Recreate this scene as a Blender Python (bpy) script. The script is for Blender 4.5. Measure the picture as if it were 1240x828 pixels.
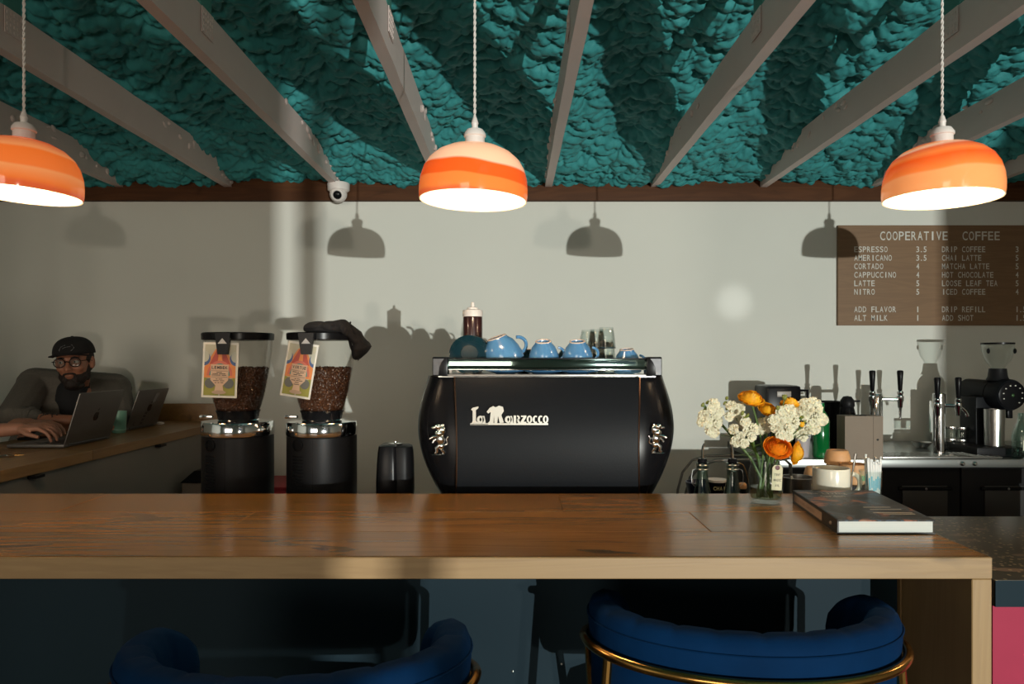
import bpy, bmesh, math, random
from mathutils import Vector, Matrix, Euler, noise
from mathutils import Quaternion
R = math.radians
C = bpy.context.scene.collection
scene = bpy.context.scene
for o in list(bpy.data.objects):
    bpy.data.objects.remove(o)

# ---------------------------------------------------------------- camera
EYE = 1.44; F = 880.0; VX = 622.0; VY = 433.0
def X(px, Y): return (px - VX) / F * Y
def Z(py, Y): return EYE - (py - VY) / F * Y
def P(px, py, Y): return Vector((X(px, Y), Y, Z(py, Y)))
cam_d = bpy.data.cameras.new('camera')
cam = bpy.data.objects.new('camera', cam_d); C.objects.link(cam)
cam.location = (0, 0, EYE); cam.rotation_euler = (R(90), 0, 0)
cam_d.sensor_width = 36; cam_d.lens = F / 1240 * 36
cam_d.shift_x = -2 / 1240; cam_d.shift_y = 19 / 1240
cam_d.clip_start = .02
scene.camera = cam
# ---------------------------------------------------------------- world, lights, exposure
w = bpy.data.worlds.new('world'); scene.world = w; w.use_nodes = True
wn = w.node_tree; bg = wn.nodes['Background']
bg.inputs[0].default_value = (.55, .66, .75, 1); bg.inputs[1].default_value = .2
def area(name, loc, target, sx, sy, power, col, spread=180):
    d = bpy.data.lights.new(name, 'AREA'); d.shape = 'RECTANGLE'; d.size = sx; d.size_y = sy
    d.energy = power; d.color = col; d.spread = R(spread)
    o = bpy.data.objects.new(name, d); C.objects.link(o); o.location = loc
    o.rotation_euler = (Vector(target) - Vector(loc)).to_track_quat('-Z', 'Y').to_euler()
    return o
area('low_sun_glint', (3.24, -8.45, .91), (.6, 4.3, 1.7), .05, .05, 1020, (.98, 1, .94))
area('second_glint', (4.0, -8.45, .70), (-1.2, 4.3, 1.7), .16, .16, 190, (1, .88, .74))
area('street_daylight', (-1.0, -9.2, 1.7), (-.2, 4.3, 1.7), 7.5, 3.0, 510, (1, .85, .69))
sd = bpy.data.lights.new('added_glint_spot', 'SPOT'); sd.energy = 1700; sd.color = (1, 1, .98); sd.spot_size = R(1.25); sd.spot_blend = 1; sd.shadow_soft_size = .03  # unseen spot lamp, added to throw the bright glint onto the back wall
so = bpy.data.objects.new('added_glint_spot', sd); C.objects.link(so); so.location = (2.6, -8.0, .9)
so.rotation_euler = (Vector((X(889, 4.3), 4.3, Z(366, 4.3)))-so.location).to_track_quat('-Z', 'Y').to_euler()
scene.view_settings.view_transform = 'Standard'
scene.view_settings.look = 'None'
scene.view_settings.exposure = -.08
scene.view_settings.gamma = 1
scene.view_settings.use_curve_mapping = False

# ---------------------------------------------------------------- materials
MATS = {}
def nt(name):
    m = bpy.data.materials.new(name); m.use_nodes = True
    t = m.node_tree; t.nodes.clear()
    out = t.nodes.new('ShaderNodeOutputMaterial')
    return m, t, out
def nd(t, typ, **kw):
    n = t.nodes.new(typ)
    for k, v in kw.items():
        if k.startswith('i_'): n.inputs[k[2:].replace('_', ' ')].default_value = v
        else: setattr(n, k, v)
    return n
def c4(c): return (c[0], c[1], c[2], 1)
def lin(r, g, b):
    f = lambda v: (v/255/12.92) if v/255 <= .04045 else ((v/255+.055)/1.055)**2.4
    return (f(r), f(g), f(b))
def pm(name, col, rough=.5, metal=0, var=.08, scale=14, bump=0, bscale=60, coat=0, sheen=0, spec=.5, emit=None, estr=0, stretch=None, sss=0):
    if name in MATS: return MATS[name]
    m, t, out = nt(name)
    b = nd(t, 'ShaderNodeBsdfPrincipled'); t.links.new(b.outputs[0], out.inputs[0])
    tc = nd(t, 'ShaderNodeTexCoord'); mp = nd(t, 'ShaderNodeMapping'); t.links.new(tc.outputs['Object'], mp.inputs[0])
    if stretch: mp.inputs['Scale'].default_value = stretch
    n = nd(t, 'ShaderNodeTexNoise'); n.inputs['Scale'].default_value = scale; n.inputs['Detail'].default_value = 4
    t.links.new(mp.outputs[0], n.inputs['Vector'])
    mx = nd(t, 'ShaderNodeMix', data_type='RGBA')
    mx.inputs[6].default_value = c4([v*(1-var) for v in col]); mx.inputs[7].default_value = c4([min(1, v*(1+var)) for v in col])
    t.links.new(n.outputs['Fac'], mx.inputs[0]); t.links.new(mx.outputs[2], b.inputs['Base Color'])
    b.inputs['Roughness'].default_value = rough; b.inputs['Metallic'].default_value = metal
    b.inputs['Coat Weight'].default_value = coat; b.inputs['Coat Roughness'].default_value = .08
    b.inputs['Sheen Weight'].default_value = sheen; b.inputs['Specular IOR Level'].default_value = spec
    if sss:
        b.inputs['Subsurface Weight'].default_value = sss; b.inputs['Subsurface Radius'].default_value = (.02, .008, .004); b.inputs['Subsurface Scale'].default_value = .5
    if emit:
        b.inputs['Emission Color'].default_value = c4(emit); b.inputs['Emission Strength'].default_value = estr
    if bump:
        n2 = nd(t, 'ShaderNodeTexNoise'); n2.inputs['Scale'].default_value = bscale; n2.inputs['Detail'].default_value = 3
        t.links.new(mp.outputs[0], n2.inputs['Vector'])
        bp = nd(t, 'ShaderNodeBump'); bp.inputs['Strength'].default_value = bump; bp.inputs['Distance'].default_value = .004
        t.links.new(n2.outputs['Fac'], bp.inputs['Height']); t.links.new(bp.outputs[0], b.inputs['Normal'])
    MATS[name] = m
    return m
def wood(name, c_lo, c_hi, rough=.35, axis=0, knots=.6, coat=.0, ring=1.0, dark=None, spec=.5):
    m, t, out = nt(name)
    b = nd(t, 'ShaderNodeBsdfPrincipled'); t.links.new(b.outputs[0], out.inputs[0])
    tc = nd(t, 'ShaderNodeTexCoord'); oi = nd(t, 'ShaderNodeObjectInfo')
    add = nd(t, 'ShaderNodeVectorMath', operation='ADD')
    mul = nd(t, 'ShaderNodeMath', operation='MULTIPLY'); mul.inputs[1].default_value = 37.0
    t.links.new(oi.outputs['Random'], mul.inputs[0])
    t.links.new(tc.outputs['Object'], add.inputs[0]); t.links.new(mul.outputs[0], add.inputs[1])
    mp = nd(t, 'ShaderNodeMapping'); s = [14, 14, 14]; s[axis] = 1.1; mp.inputs['Scale'].default_value = s
    t.links.new(add.outputs[0], mp.inputs[0])
    n1 = nd(t, 'ShaderNodeTexNoise'); n1.inputs['Scale'].default_value = 1.0; n1.inputs['Detail'].default_value = 6; n1.inputs['Distortion'].default_value = .8
    t.links.new(mp.outputs[0], n1.inputs['Vector'])
    # rings
    sc = nd(t, 'ShaderNodeMath', operation='MULTIPLY'); sc.inputs[1].default_value = 34*ring
    t.links.new(n1.outputs['Fac'], sc.inputs[0])
    sn = nd(t, 'ShaderNodeMath', operation='SINE'); t.links.new(sc.outputs[0], sn.inputs[0])
    mr = nd(t, 'ShaderNodeMapRange'); mr.inputs[1].default_value = -1; mr.inputs[2].default_value = 1
    t.links.new(sn.outputs[0], mr.inputs[0])
    # fine fibre
    mp2 = nd(t, 'ShaderNodeMapping'); s2 = [220, 220, 220]; s2[axis] = 6; mp2.inputs['Scale'].default_value = s2
    t.links.new(add.outputs[0], mp2.inputs[0])
    n2 = nd(t, 'ShaderNodeTexNoise'); n2.inputs['Scale'].default_value = 1.0; n2.inputs['Detail'].default_value = 3
    t.links.new(mp2.outputs[0], n2.inputs['Vector'])
    mA = nd(t, 'ShaderNodeMix', data_type='FLOAT'); mA.inputs[0].default_value = .45
    t.links.new(mr.outputs[0], mA.inputs[2]); t.links.new(n2.outputs['Fac'], mA.inputs[3])
    mB = nd(t, 'ShaderNodeMix', data_type='FLOAT'); mB.inputs[0].default_value = .5
    t.links.new(mA.outputs[0], mB.inputs[2]); t.links.new(n1.outputs['Fac'], mB.inputs[3])
    mx = nd(t, 'ShaderNodeMix', data_type='RGBA'); mx.inputs[6].default_value = c4(c_lo); mx.inputs[7].default_value = c4(c_hi)
    t.links.new(mB.outputs[0], mx.inputs[0])
    # knots
    mp3 = nd(t, 'ShaderNodeMapping'); s3 = [7, 7, 7]; s3[axis] = 2.2; mp3.inputs['Scale'].default_value = s3
    t.links.new(add.outputs[0], mp3.inputs[0])
    nk = nd(t, 'ShaderNodeTexNoise'); nk.inputs['Scale'].default_value = 1.0; nk.inputs['Detail'].default_value = 2; nk.inputs['Distortion'].default_value = 1.6
    t.links.new(mp3.outputs[0], nk.inputs['Vector'])
    kr = nd(t, 'ShaderNodeMapRange'); kr.inputs[1].default_value = .655; kr.inputs[2].default_value = .74
    kr.inputs[4].default_value = knots; t.links.new(nk.outputs['Fac'], kr.inputs[0])
    mk = nd(t, 'ShaderNodeMix', data_type='RGBA'); t.links.new(kr.outputs[0], mk.inputs[0])
    t.links.new(mx.outputs[2], mk.inputs[6]); mk.inputs[7].default_value = c4(dark or [v*.12 for v in c_lo])
    # plank tone
    hs = nd(t, 'ShaderNodeHueSaturation'); vr = nd(t, 'ShaderNodeMapRange'); vr.inputs[3].default_value = .86; vr.inputs[4].default_value = 1.14
    t.links.new(oi.outputs['Random'], vr.inputs[0]); t.links.new(vr.outputs[0], hs.inputs['Value']); t.links.new(mk.outputs[2], hs.inputs['Color'])
    t.links.new(hs.outputs[0], b.inputs['Base Color'])
    b.inputs['Roughness'].default_value = rough; b.inputs['Coat Weight'].default_value = coat; b.inputs['Coat Roughness'].default_value = .18
    b.inputs['Specular IOR Level'].default_value = spec
    bp = nd(t, 'ShaderNodeBump'); bp.inputs['Strength'].default_value = .12; bp.inputs['Distance'].default_value = .001
    t.links.new(mA.outputs[0], bp.inputs['Height']); t.links.new(bp.outputs[0], b.inputs['Normal'])
    MATS[name] = m
    return m
def thin_glass(name, tint=(.9, .95, .93), refl=.10, rough=.02):
    m, t, out = nt(name)
    tr = nd(t, 'ShaderNodeBsdfTransparent'); tr.inputs[0].default_value = c4(tint)
    gl = nd(t, 'ShaderNodeBsdfGlossy'); gl.inputs['Roughness'].default_value = rough
    lw = nd(t, 'ShaderNodeLayerWeight'); lw.inputs[0].default_value = .35
    n = nd(t, 'ShaderNodeTexNoise'); n.inputs['Scale'].default_value = 9
    mr = nd(t, 'ShaderNodeMapRange'); mr.inputs[3].default_value = refl*.8; mr.inputs[4].default_value = refl*1.2; t.links.new(n.outputs['Fac'], mr.inputs[0])
    ad = nd(t, 'ShaderNodeMath', operation='MULTIPLY_ADD'); ad.use_clamp = True
    ad.inputs[1].default_value = .55; t.links.new(lw.outputs['Facing'], ad.inputs[0]); t.links.new(mr.outputs[0], ad.inputs[2])
    pw = nd(t, 'ShaderNodeMath', operation='POWER'); pw.inputs[1].default_value = 1.6; t.links.new(ad.outputs[0], pw.inputs[0])
    mx = nd(t, 'ShaderNodeMixShader'); t.links.new(pw.outputs[0], mx.inputs[0]); t.links.new(tr.outputs[0], mx.inputs[1]); t.links.new(gl.outputs[0], mx.inputs[2])
    t.links.new(mx.outputs[0], out.inputs[0]); MATS[name] = m
    return m
# ---------------------------------------------------------------- mesh helper
class G:
    def __init__(s): s.V = []; s.Fc = []
    def _add(s, vs, fs, M=None):
        n = len(s.V)
        s.V.extend([(M @ Vector(v)) if M else Vector(v) for v in vs])
        s.Fc.extend([tuple(i+n for i in f) for f in fs])
    def box(s, c, d, rot=None, bev=0, seg=2):
        M = Matrix.Translation(Vector(c)) @ (rot.to_matrix().to_4x4() if isinstance(rot, Euler) else (rot if rot else Matrix.Identity(4)))
        M = M @ Matrix.Diagonal((d[0], d[1], d[2], 1))
        if bev > 0:
            b = bmesh.new(); bmesh.ops.create_cube(b, size=1, matrix=Matrix.Diagonal((d[0], d[1], d[2], 1)))
            bmesh.ops.bevel(b, geom=list(b.edges), offset=min(bev, min(d)*.49), segments=seg, affect='EDGES', profile=.6)
            b.verts.index_update(); M2 = M @ Matrix.Diagonal((1/d[0], 1/d[1], 1/d[2], 1))
            s._add([v.co.copy() for v in b.verts], [[v.index for v in f.verts] for f in b.faces], M2); b.free()
        else:
            h = .5
            s._add([(-h, -h, -h), (h, -h, -h), (h, h, -h), (-h, h, -h), (-h, -h, h), (h, -h, h), (h, h, h), (-h, h, h)], [(0, 3, 2, 1), (4, 5, 6, 7), (0, 1, 5, 4), (1, 2, 6, 5), (2, 3, 7, 6), (3, 0, 4, 7)], M)
        return s
    def lathe(s, prof, c=(0, 0, 0), n=28, M=None, caps=True):
        T = Matrix.Translation(Vector(c)) @ (M if M else Matrix.Identity(4))
        vs, fs, rows = [], [], []
        for r, z in prof:
            if r < 1e-6: rows.append([len(vs)]*n); vs.append((0, 0, z))
            else:
                rows.append(list(range(len(vs), len(vs)+n)))
                vs.extend([(r*math.cos(2*math.pi*i/n), r*math.sin(2*math.pi*i/n), z) for i in range(n)])
        for q in range(len(prof)-1):
            A_, B_ = rows[q], rows[q+1]
            for i in range(n):
                j = (i+1) % n
                f = []
                for v in (A_[i], A_[j], B_[j], B_[i]):
                    if v not in f: f.append(v)
                if len(f) > 2: fs.append(f)
        if caps:
            if prof[0][0] > 1e-6: fs.append(rows[0][::-1])
            if prof[-1][0] > 1e-6: fs.append(rows[-1])
        s._add(vs, fs, T); return s
    def cyl(s, p0, p1, r0, r1=None, n=20):
        p0 = Vector(p0); p1 = Vector(p1); r1 = r0 if r1 is None else r1
        M = (p1-p0).to_track_quat('Z', 'Y').to_matrix().to_4x4()
        return s.lathe([(r0, 0), (r1, (p1-p0).length)], p0, n, M)
    def ell(s, c, rad, rot=None, u=16, v=10):
        M = (rot.to_matrix().to_4x4() if isinstance(rot, (Euler, Quaternion)) else (rot if rot else Matrix.Identity(4))) @ Matrix.Diagonal((rad[0], rad[1], rad[2], 1))
        return s.lathe([(0 if k in (0, v) else math.sin(math.pi*k/v), -math.cos(math.pi*k/v)) for k in range(v+1)], c, u, M, caps=False)
    def cap(s, p0, p1, r0, r1, n=12):
        p0 = Vector(p0); p1 = Vector(p1)
        s.ell(p0, (r0,)*3, None, n, 8); s.ell(p1, (r1,)*3, None, n, 8)
        if (p1-p0).length > 1e-5: s.cyl(p0, p1, r0, r1, n)
        return s
    def tube(s, pts, r, n=10, closed=False, caps=True):
        pts = [Vector(p) for p in pts]; k = len(pts)
        rr = r if isinstance(r, (list, tuple)) else [r]*k
        nrm = None; vs = []; fs = []
        for i, p in enumerate(pts):
            a = pts[(i-1) % k] if (closed or i > 0) else p; b_ = pts[(i+1) % k] if (closed or i < k-1) else p
            tg = (b_-a).normalized()
            if nrm is None:
                nrm = tg.orthogonal().normalized()
            nrm = (nrm - tg*nrm.dot(tg)); nrm = nrm.normalized() if nrm.length > 1e-6 else tg.orthogonal().normalized()
            bn = tg.cross(nrm)
            for q in range(n):
                a_ = 2*math.pi*q/n
                vs.append(p + (nrm*math.cos(a_) + bn*math.sin(a_))*rr[i])
        for i in range(k if closed else k-1):
            j = (i+1) % k
            for q in range(n):
                w_ = (q+1) % n
                fs.append((i*n+q, i*n+w_, j*n+w_, j*n+q))
        if not closed and caps:
            fs.append(list(range(n))[::-1]); fs.append([(k-1)*n+q for q in range(n)])
        s._add(vs, fs); return s
    def prism(s, poly, h, M=None):
        k = len(poly); vs = [(x, y, 0) for x, y in poly] + [(x, y, h) for x, y in poly]
        fs = [list(range(k))[::-1], list(range(k, 2*k))] + [(i, (i+1) % k, k+(i+1) % k, k+i) for i in range(k)]
        s._add(vs, fs, M); return s
    def grid(s, fn, nu, nv, thick=None):
        vs = [fn(i/(nu-1), j/(nv-1)) for i in range(nu) for j in range(nv)]
        fs = [(i*nv+j, (i+1)*nv+j, (i+1)*nv+j+1, i*nv+j+1) for i in range(nu-1) for j in range(nv-1)]
        s._add(vs, fs); return s
    def mesh(s, name, mat=None, ang=35, smooth=True, recalc=True, merge=False):
        me = bpy.data.meshes.new(name); me.from_pydata(s.V, [], s.Fc)
        if recalc or merge:
            b = bmesh.new(); b.from_mesh(me)
            if merge: bmesh.ops.remove_doubles(b, verts=b.verts, dist=1e-5)
            if recalc: bmesh.ops.recalc_face_normals(b, faces=b.faces)
            b.to_mesh(me); b.free()
        if smooth:
            me.polygons.foreach_set('use_smooth', [True]*len(me.polygons)); me.set_sharp_from_angle(angle=R(ang))
        if mat:
            me.materials.append(mat)
        return me
    def build(s, name, mat, parent=None, ang=35, smooth=True, loc=None, recalc=True, merge=False):
        o = bpy.data.objects.new(name, s.mesh(name, mat, ang, smooth, recalc, merge)); C.objects.link(o)
        if parent: o.parent = parent
        if loc is not None: o.location = loc
        return o
def tag(o, label=None, cat=None, group=None, kind=None):
    if label: o['label'] = label
    if cat: o['category'] = cat
    if group: o['group'] = group
    if kind: o['kind'] = kind
    return o
def thing(name, label, cat, loc=(0, 0, 0), rz=0, group=None, rot=None):
    o = bpy.data.objects.new(name, None); C.objects.link(o); o.empty_display_size = .05
    o.location = loc; o.rotation_euler = rot if rot else (0, 0, rz)
    return tag(o, label, cat, group)
def struct(o, label=None, cat=None): return tag(o, label, cat, None, 'structure')
def copy_tree(root, loc, rz=None, label=None, rot=None, scale=None):
    def rec(o, par):
        c = o.copy(); C.objects.link(c); c.parent = par
        for ch in kids(o): rec(ch, c)
        return c
    r = rec(root, None); r.location = loc
    if rz is not None: r.rotation_euler = (0, 0, rz)
    if rot is not None: r.rotation_euler = rot
    if scale is not None: r.scale = scale
    if label: r['label'] = label
    return r
def kids(o): return [x for x in bpy.data.objects if x.parent == o]
def obj_of(name, mesh, parent=None, loc=None, rot=None):
    o = bpy.data.objects.new(name, mesh); C.objects.link(o)
    if parent: o.parent = parent
    if loc is not None: o.location = loc
    if rot is not None: o.rotation_euler = rot
    return o
_ch = {}
def glyph(ch, offset=0.0):
    k = (ch, offset)
    if k not in _ch:
        cu = bpy.data.curves.new('glyph', 'FONT'); cu.body = ch; cu.size = 1; cu.offset = offset; cu.resolution_u = 3
        ob = bpy.data.objects.new('glyph', cu)
        me = bpy.data.meshes.new_from_object(ob)
        vs = [v.co.copy() for v in me.vertices]; fs = [tuple(p.vertices) for p in me.polygons]
        bpy.data.objects.remove(ob); bpy.data.meshes.remove(me); bpy.data.curves.remove(cu)
        _ch[k] = (vs, fs)
    return _ch[k]
def text_into(g, s, pitch, height, M, depth=.001, offset=.012, sx=None, mono=True):
    """flat upright letters in the XY plane of M, extruded along +Z"""
    x = 0
    for ch in s:
        if ch == ' ': x += pitch*.8 if not mono else pitch; continue
        vs, fs = glyph(ch, offset)
        if not vs: x += pitch; continue
        x0 = min(v.x for v in vs); x1 = max(v.x for v in vs); wd = x1-x0
        h = height/.73
        tw = pitch*.80
        kx = min(tw/max(wd, .001), h*1.15)
        cx = x + pitch/2
        pts = [Vector((cx+(v.x-(x0+x1)/2)*kx, v.y*h, depth)) for v in vs]
        g._add(pts, fs, M)
        x += pitch
    return g
FACE = Matrix(((1, 0, 0, 0), (0, 0, -1, 0), (0, 1, 0, 0), (0, 0, 0, 1)))   # xy-plane -> faces -Y (towards the camera)
def at(loc, rot=None):
    return Matrix.Translation(Vector(loc)) @ (rot.to_matrix().to_4x4() if rot else Matrix.Identity(4)) @ FACE
def blob(name, prims, voxel, mat, parent=None, smooth=4, ang=180, factor=.5):
    g = G()
    for p in prims:
        if p[0] == 'c': g.cap(*p[1:])
        elif p[0] == 'e': g.ell(*p[1:], u=20, v=14)
        elif p[0] == 'b': g.box(*p[1:])
    o = g.build(name, mat)
    m = o.modifiers.new('r', 'REMESH'); m.mode = 'VOXEL'; m.voxel_size = voxel; m.use_smooth_shade = True
    if smooth:
        s = o.modifiers.new('s', 'SMOOTH'); s.iterations = smooth; s.factor = factor
    dg = bpy.context.evaluated_depsgraph_get()
    me = bpy.data.meshes.new_from_object(o.evaluated_get(dg))
    old = o.data; o.modifiers.clear(); o.data = me; bpy.data.meshes.remove(old); me.name = name
    if not me.materials: me.materials.append(mat)
    me.polygons.foreach_set('use_smooth', [True]*len(me.polygons))
    if parent: o.parent = parent
    return o
# ---------------------------------------------------------------- palette
M_wall = pm('wall_paint', (.64, .64, .58), .75, var=.03, scale=3, bump=.06, bscale=120)
M_teal = pm('teal_spray_foam', (.045, .285, .29), .62, var=.25, scale=5, bump=.45, bscale=70, spec=.35)
M_beam = pm('white_beam_paint', (.70, .58, .54), .5, var=.06, scale=6, bump=.15, bscale=40)
M_trim = wood('dark_trim_wood', (.040, .015, .006), (.095, .036, .013), .6, 0, knots=.3, spec=.15)
M_floor = pm('floor_concrete', (.10, .095, .09), .6, var=.2, scale=2)
M_bar = wood('oak_bar_top', (.17, .072, .016), (.34, .160, .038), .27, 0, knots=.9, coat=.12)
M_edge = wood('oak_edge', (.24, .145, .062), (.38, .245, .112), .5, 0, knots=.7, ring=1.5)
M_edgez = wood('oak_end', (.25, .15, .062), (.35, .225, .10), .5, 2, knots=.4)
M_side = wood('oak_side_bar', (.23, .11, .035), (.36, .19, .06), .4, 1, knots=.5)
M_black = pm('black_enamel', (.009, .009, .010), .42, var=.2, spec=.14)
M_blackm = pm('matte_black_panel', (.007, .008, .010), .42, var=.1, spec=.09, bump=.05, bscale=200)
M_blackg = pm('gloss_black_plastic', (.006, .006, .007), .26, var=.2, spec=.13)
M_chrome = pm('chrome', (.80, .80, .80), .08, 1, var=.03)
M_steel = pm('brushed_steel', (.50, .49, .47), .28, 1, var=.08, stretch=(1, 30, 30), bump=.05, bscale=40)
M_steeld = pm('dull_steel_top', (.30, .31, .30), .30, 1, var=.15, scale=5)
M_brass = pm('aged_brass', (.62, .32, .09), .22, 1, var=.1)
M_velvet = pm('blue_velvet', (.0010, .018, .062), .8, var=.45, scale=9, spec=.06, bump=.2, bscale=30)
M_tealp = pm('dark_teal_panel', (.0075, .021, .031), .6, var=.06, scale=3, spec=.15)
M_white = pm('white_plastic', (.72, .66, .62), .4, var=.03)
M_cream = pm('cream_glaze', (.72, .68, .56), .22, var=.03, coat=.5)
M_creamraw = pm('raw_mug_foot', (.42, .34, .24), .7, var=.1)
M_bluec = pm('blue_cup_glaze', (.075, .21, .40), .18, var=.06, coat=.5)
M_tealc = pm('dark_teal_saucer', (.005, .022, .032), .2, var=.1, coat=.3)
M_bluei = pm('pale_cup_rim', (.62, .50, .42), .5, var=.05)
M_glass = thin_glass('clear_glass', (.93, .96, .95), .12)
M_glassg = thin_glass('greenish_glass', (.74, .85, .82), .16)
M_hop = thin_glass('hopper_plastic', (.90, .89, .87), .04)
M_green = pm('green_bottle_glass', (.004, .13, .030), .08, var=.2, coat=.5)
M_bean = pm('coffee_beans', (.060, .022, .009), .36, var=.5, scale=60)
M_tan = pm('tan_stoneware', (.50, .27, .12), .55, var=.08)
M_box = pm('kraft_card', (.25, .20, .155), .8, var=.05)
M_choc = pm('chocolate_sauce', (.035, .010, .010), .22, var=.1, coat=.5)
M_red = pm('red_plastic', (.34, .012, .022), .5)
M_navy = pm('navy_enamel', (.005, .010, .045), .3)
M_cloth = pm('black_cloth', (.010, .008, .008), .95, var=.4, bump=.4, bscale=25)
M_paper = pm('paper', (.66, .64, .58), .7, var=.03)
M_ink = pm('black_ink', (.02, .02, .02), .6)
M_orange = pm('orange_petal', (.90, .40, .008), .55, var=.25, scale=30, sss=.15)
M_orange2 = pm('deep_orange_petal', (.86, .23, .004), .55, var=.2, scale=30, sss=.15)
M_petal = pm('cream_petal', (.70, .65, .47), .6, var=.15, scale=40, sss=.1)
M_leaf = pm('stem_green', (.07, .13, .025), .5, var=.25, scale=40)
M_bud = pm('bud_green', (.17, .19, .035), .5, var=.25, scale=60)
M_skin = pm('skin', (.33, .135, .075), .5, var=.08, scale=30, sss=.06)
M_skin2 = pm('fair_skin', (.42, .20, .13), .5, var=.08, scale=30, sss=.06)
M_shirt = pm('grey_woven_shirt', (.11, .098, .082), .9, var=.25, scale=120, bump=.3, bscale=200)
M_tee = pm('black_tee', (.008, .008, .009), .9, var=.2)
M_jean = pm('dark_denim', (.012, .016, .028), .9, var=.3, scale=60)
M_hair = pm('dark_brown_hair', (.016, .008, .005), .7, var=.5, scale=120, bump=.8, bscale=160)
M_lap = pm('laptop_aluminium', (.16, .145, .135), .42, .7, var=.04)
M_lapd = pm('laptop_dark', (.02, .02, .02), .4)
M_mint = pm('mint_glaze', (.15, .33, .24), .3, var=.1, coat=.4)
M_eye = pm('eye_white', (.55, .50, .45), .3)

# ---------------------------------------------------------------- setting
WY = 4.3
XL, XR, YF = -4.6, 3.8, -4.0
o = G().box(((XL+XR)/2, (YF+WY)/2, -.03), (XR-XL+.4, WY-YF+.4, .06)).build('floor', M_floor); struct(o)
o = G().box(((XL+XR)/2, WY+.05, 1.75), (XR-XL+.4, .1, 3.5)).build('wall_back', M_wall); struct(o)
o = G().box((XL-.05, (YF+WY)/2, 2.3), (.1, WY-YF+.4, 4.6)).build('wall_left', M_wall); struct(o)
o = G().box((XR+.05, (YF+WY)/2, 2.3), (.1, WY-YF+.4, 4.6)).build('wall_right', M_wall); struct(o)
g = G()
def seg(x0, x1, z0, z1): g.box(((x0+x1)/2, YF-.05, (z0+z1)/2), (x1-x0, .1, z1-z0))
seg(XL, XR, 0, .55); seg(XL, XR, 2.9, 4.6)
seg(XL, -3.6, .55, 2.9); seg(-.6, 1.58, .55, 2.9); g.box((1.60, YF-.01, 1.725), (.04, .02, 2.35)); g.box((1.687, YF-.01, 1.725), (.034, .02, 2.35)); seg(3.0, XR, .55, 2.9)
o = g.build('wall_front', M_wall); struct(o)
for i, (x0, x1) in enumerate(((-3.6, -.6), (1.70, 3.0))):
    f = G(); y = YF-.011
    for (a, b_, c, d) in ((x0+.002, x0+.010, .55, 2.9), (x1-.01, x1, .55, 2.9), (x0, x1, .55, .58), (x0, x1, 2.87, 2.9)):
        f.box(((a+b_)/2, y, (c+d)/2), (b_-a, .02, d-c))
    wo = f.build('window_%d' % (i+1), M_black); struct(wo)
    G().box(((x0+x1)/2, y, 1.725), (x1-x0-.06, .006, 2.29)).build('pane', thin_glass('window_glass_%d' % i, (.97, .98, .98), .03), wo)
# trim: dark timber ledger between wall and foam
tz0, tz1 = Z(243, WY-.03), Z(229, WY-.03)
o = G().box((-.4, WY-.02, (tz0+tz1)/2+.03), (8.3, .04, tz1-tz0+.06), bev=.003).build('trim_1', M_trim); struct(o)

# ceiling: lumpy spray foam on the roof slope, thinning away from the wall
def foam_z(x, y):
    base = 2.475 + (WY-y)*.205
    ph = (x - .21)/.645*math.pi
    base += .05*math.sin(ph)**2 * min(1, (WY-y)/.8+.15) + .004*math.exp(-(WY-y)/.16)
    base += .045*noise.noise((x*1.1, y*1.4, 3.1))
    wx = noise.noise((x*9, y*9, 1.0))*.020; wy = noise.noise((x*9, y*9, 9.0))*.020
    d = 0
    for (f, a, ys) in ((5.0, .036, 1.0), (14.0, .034, 1.2), (30.0, .021, 1.1)):
        ds, _ = noise.voronoi(((x+wx)*f, (y+wy)*f*ys, f), distance_metric='DISTANCE')
        d += a*math.sqrt(max(0, 1-(ds[0]/.80)**2))
    return base - d + .03
ys = [WY-.02 - i*.0072 for i in range(262)]
y = ys[-1]
while y > YF: y -= .09; ys.append(y)
nx = 800; xs = [-2.95 + 5.9*i/(nx-1) for i in range(nx)]
xs = [XL-.1, -4.2, -3.8, -3.4, -3.1] + xs + [3.1, 3.4, 3.7, XR+.1]
vs = []; 
for yy in ys:
    for x in xs: vs.append((x, yy, foam_z(x, yy)))
nX = len(xs); fs = [(j*nX+i, j*nX+i+1, (j+1)*nX+i+1, (j+1)*nX+i) for j in range(len(ys)-1) for i in range(nX-1)]
me = bpy.data.meshes.new('ceiling'); me.from_pydata(vs, [], fs); me.polygons.foreach_set('use_smooth', [True]*len(me.polygons)); me.materials.append(M_teal)
o = bpy.data.objects.new('ceiling', me); C.objects.link(o); struct(o)
o = G().box(((XL+XR)/2, (YF+WY)/2, 4.65), (XR-XL+.4, WY-YF+.4, .08)).build('roof_deck', M_wall); struct(o)
o['label'] = 'roof deck above the foam'

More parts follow.
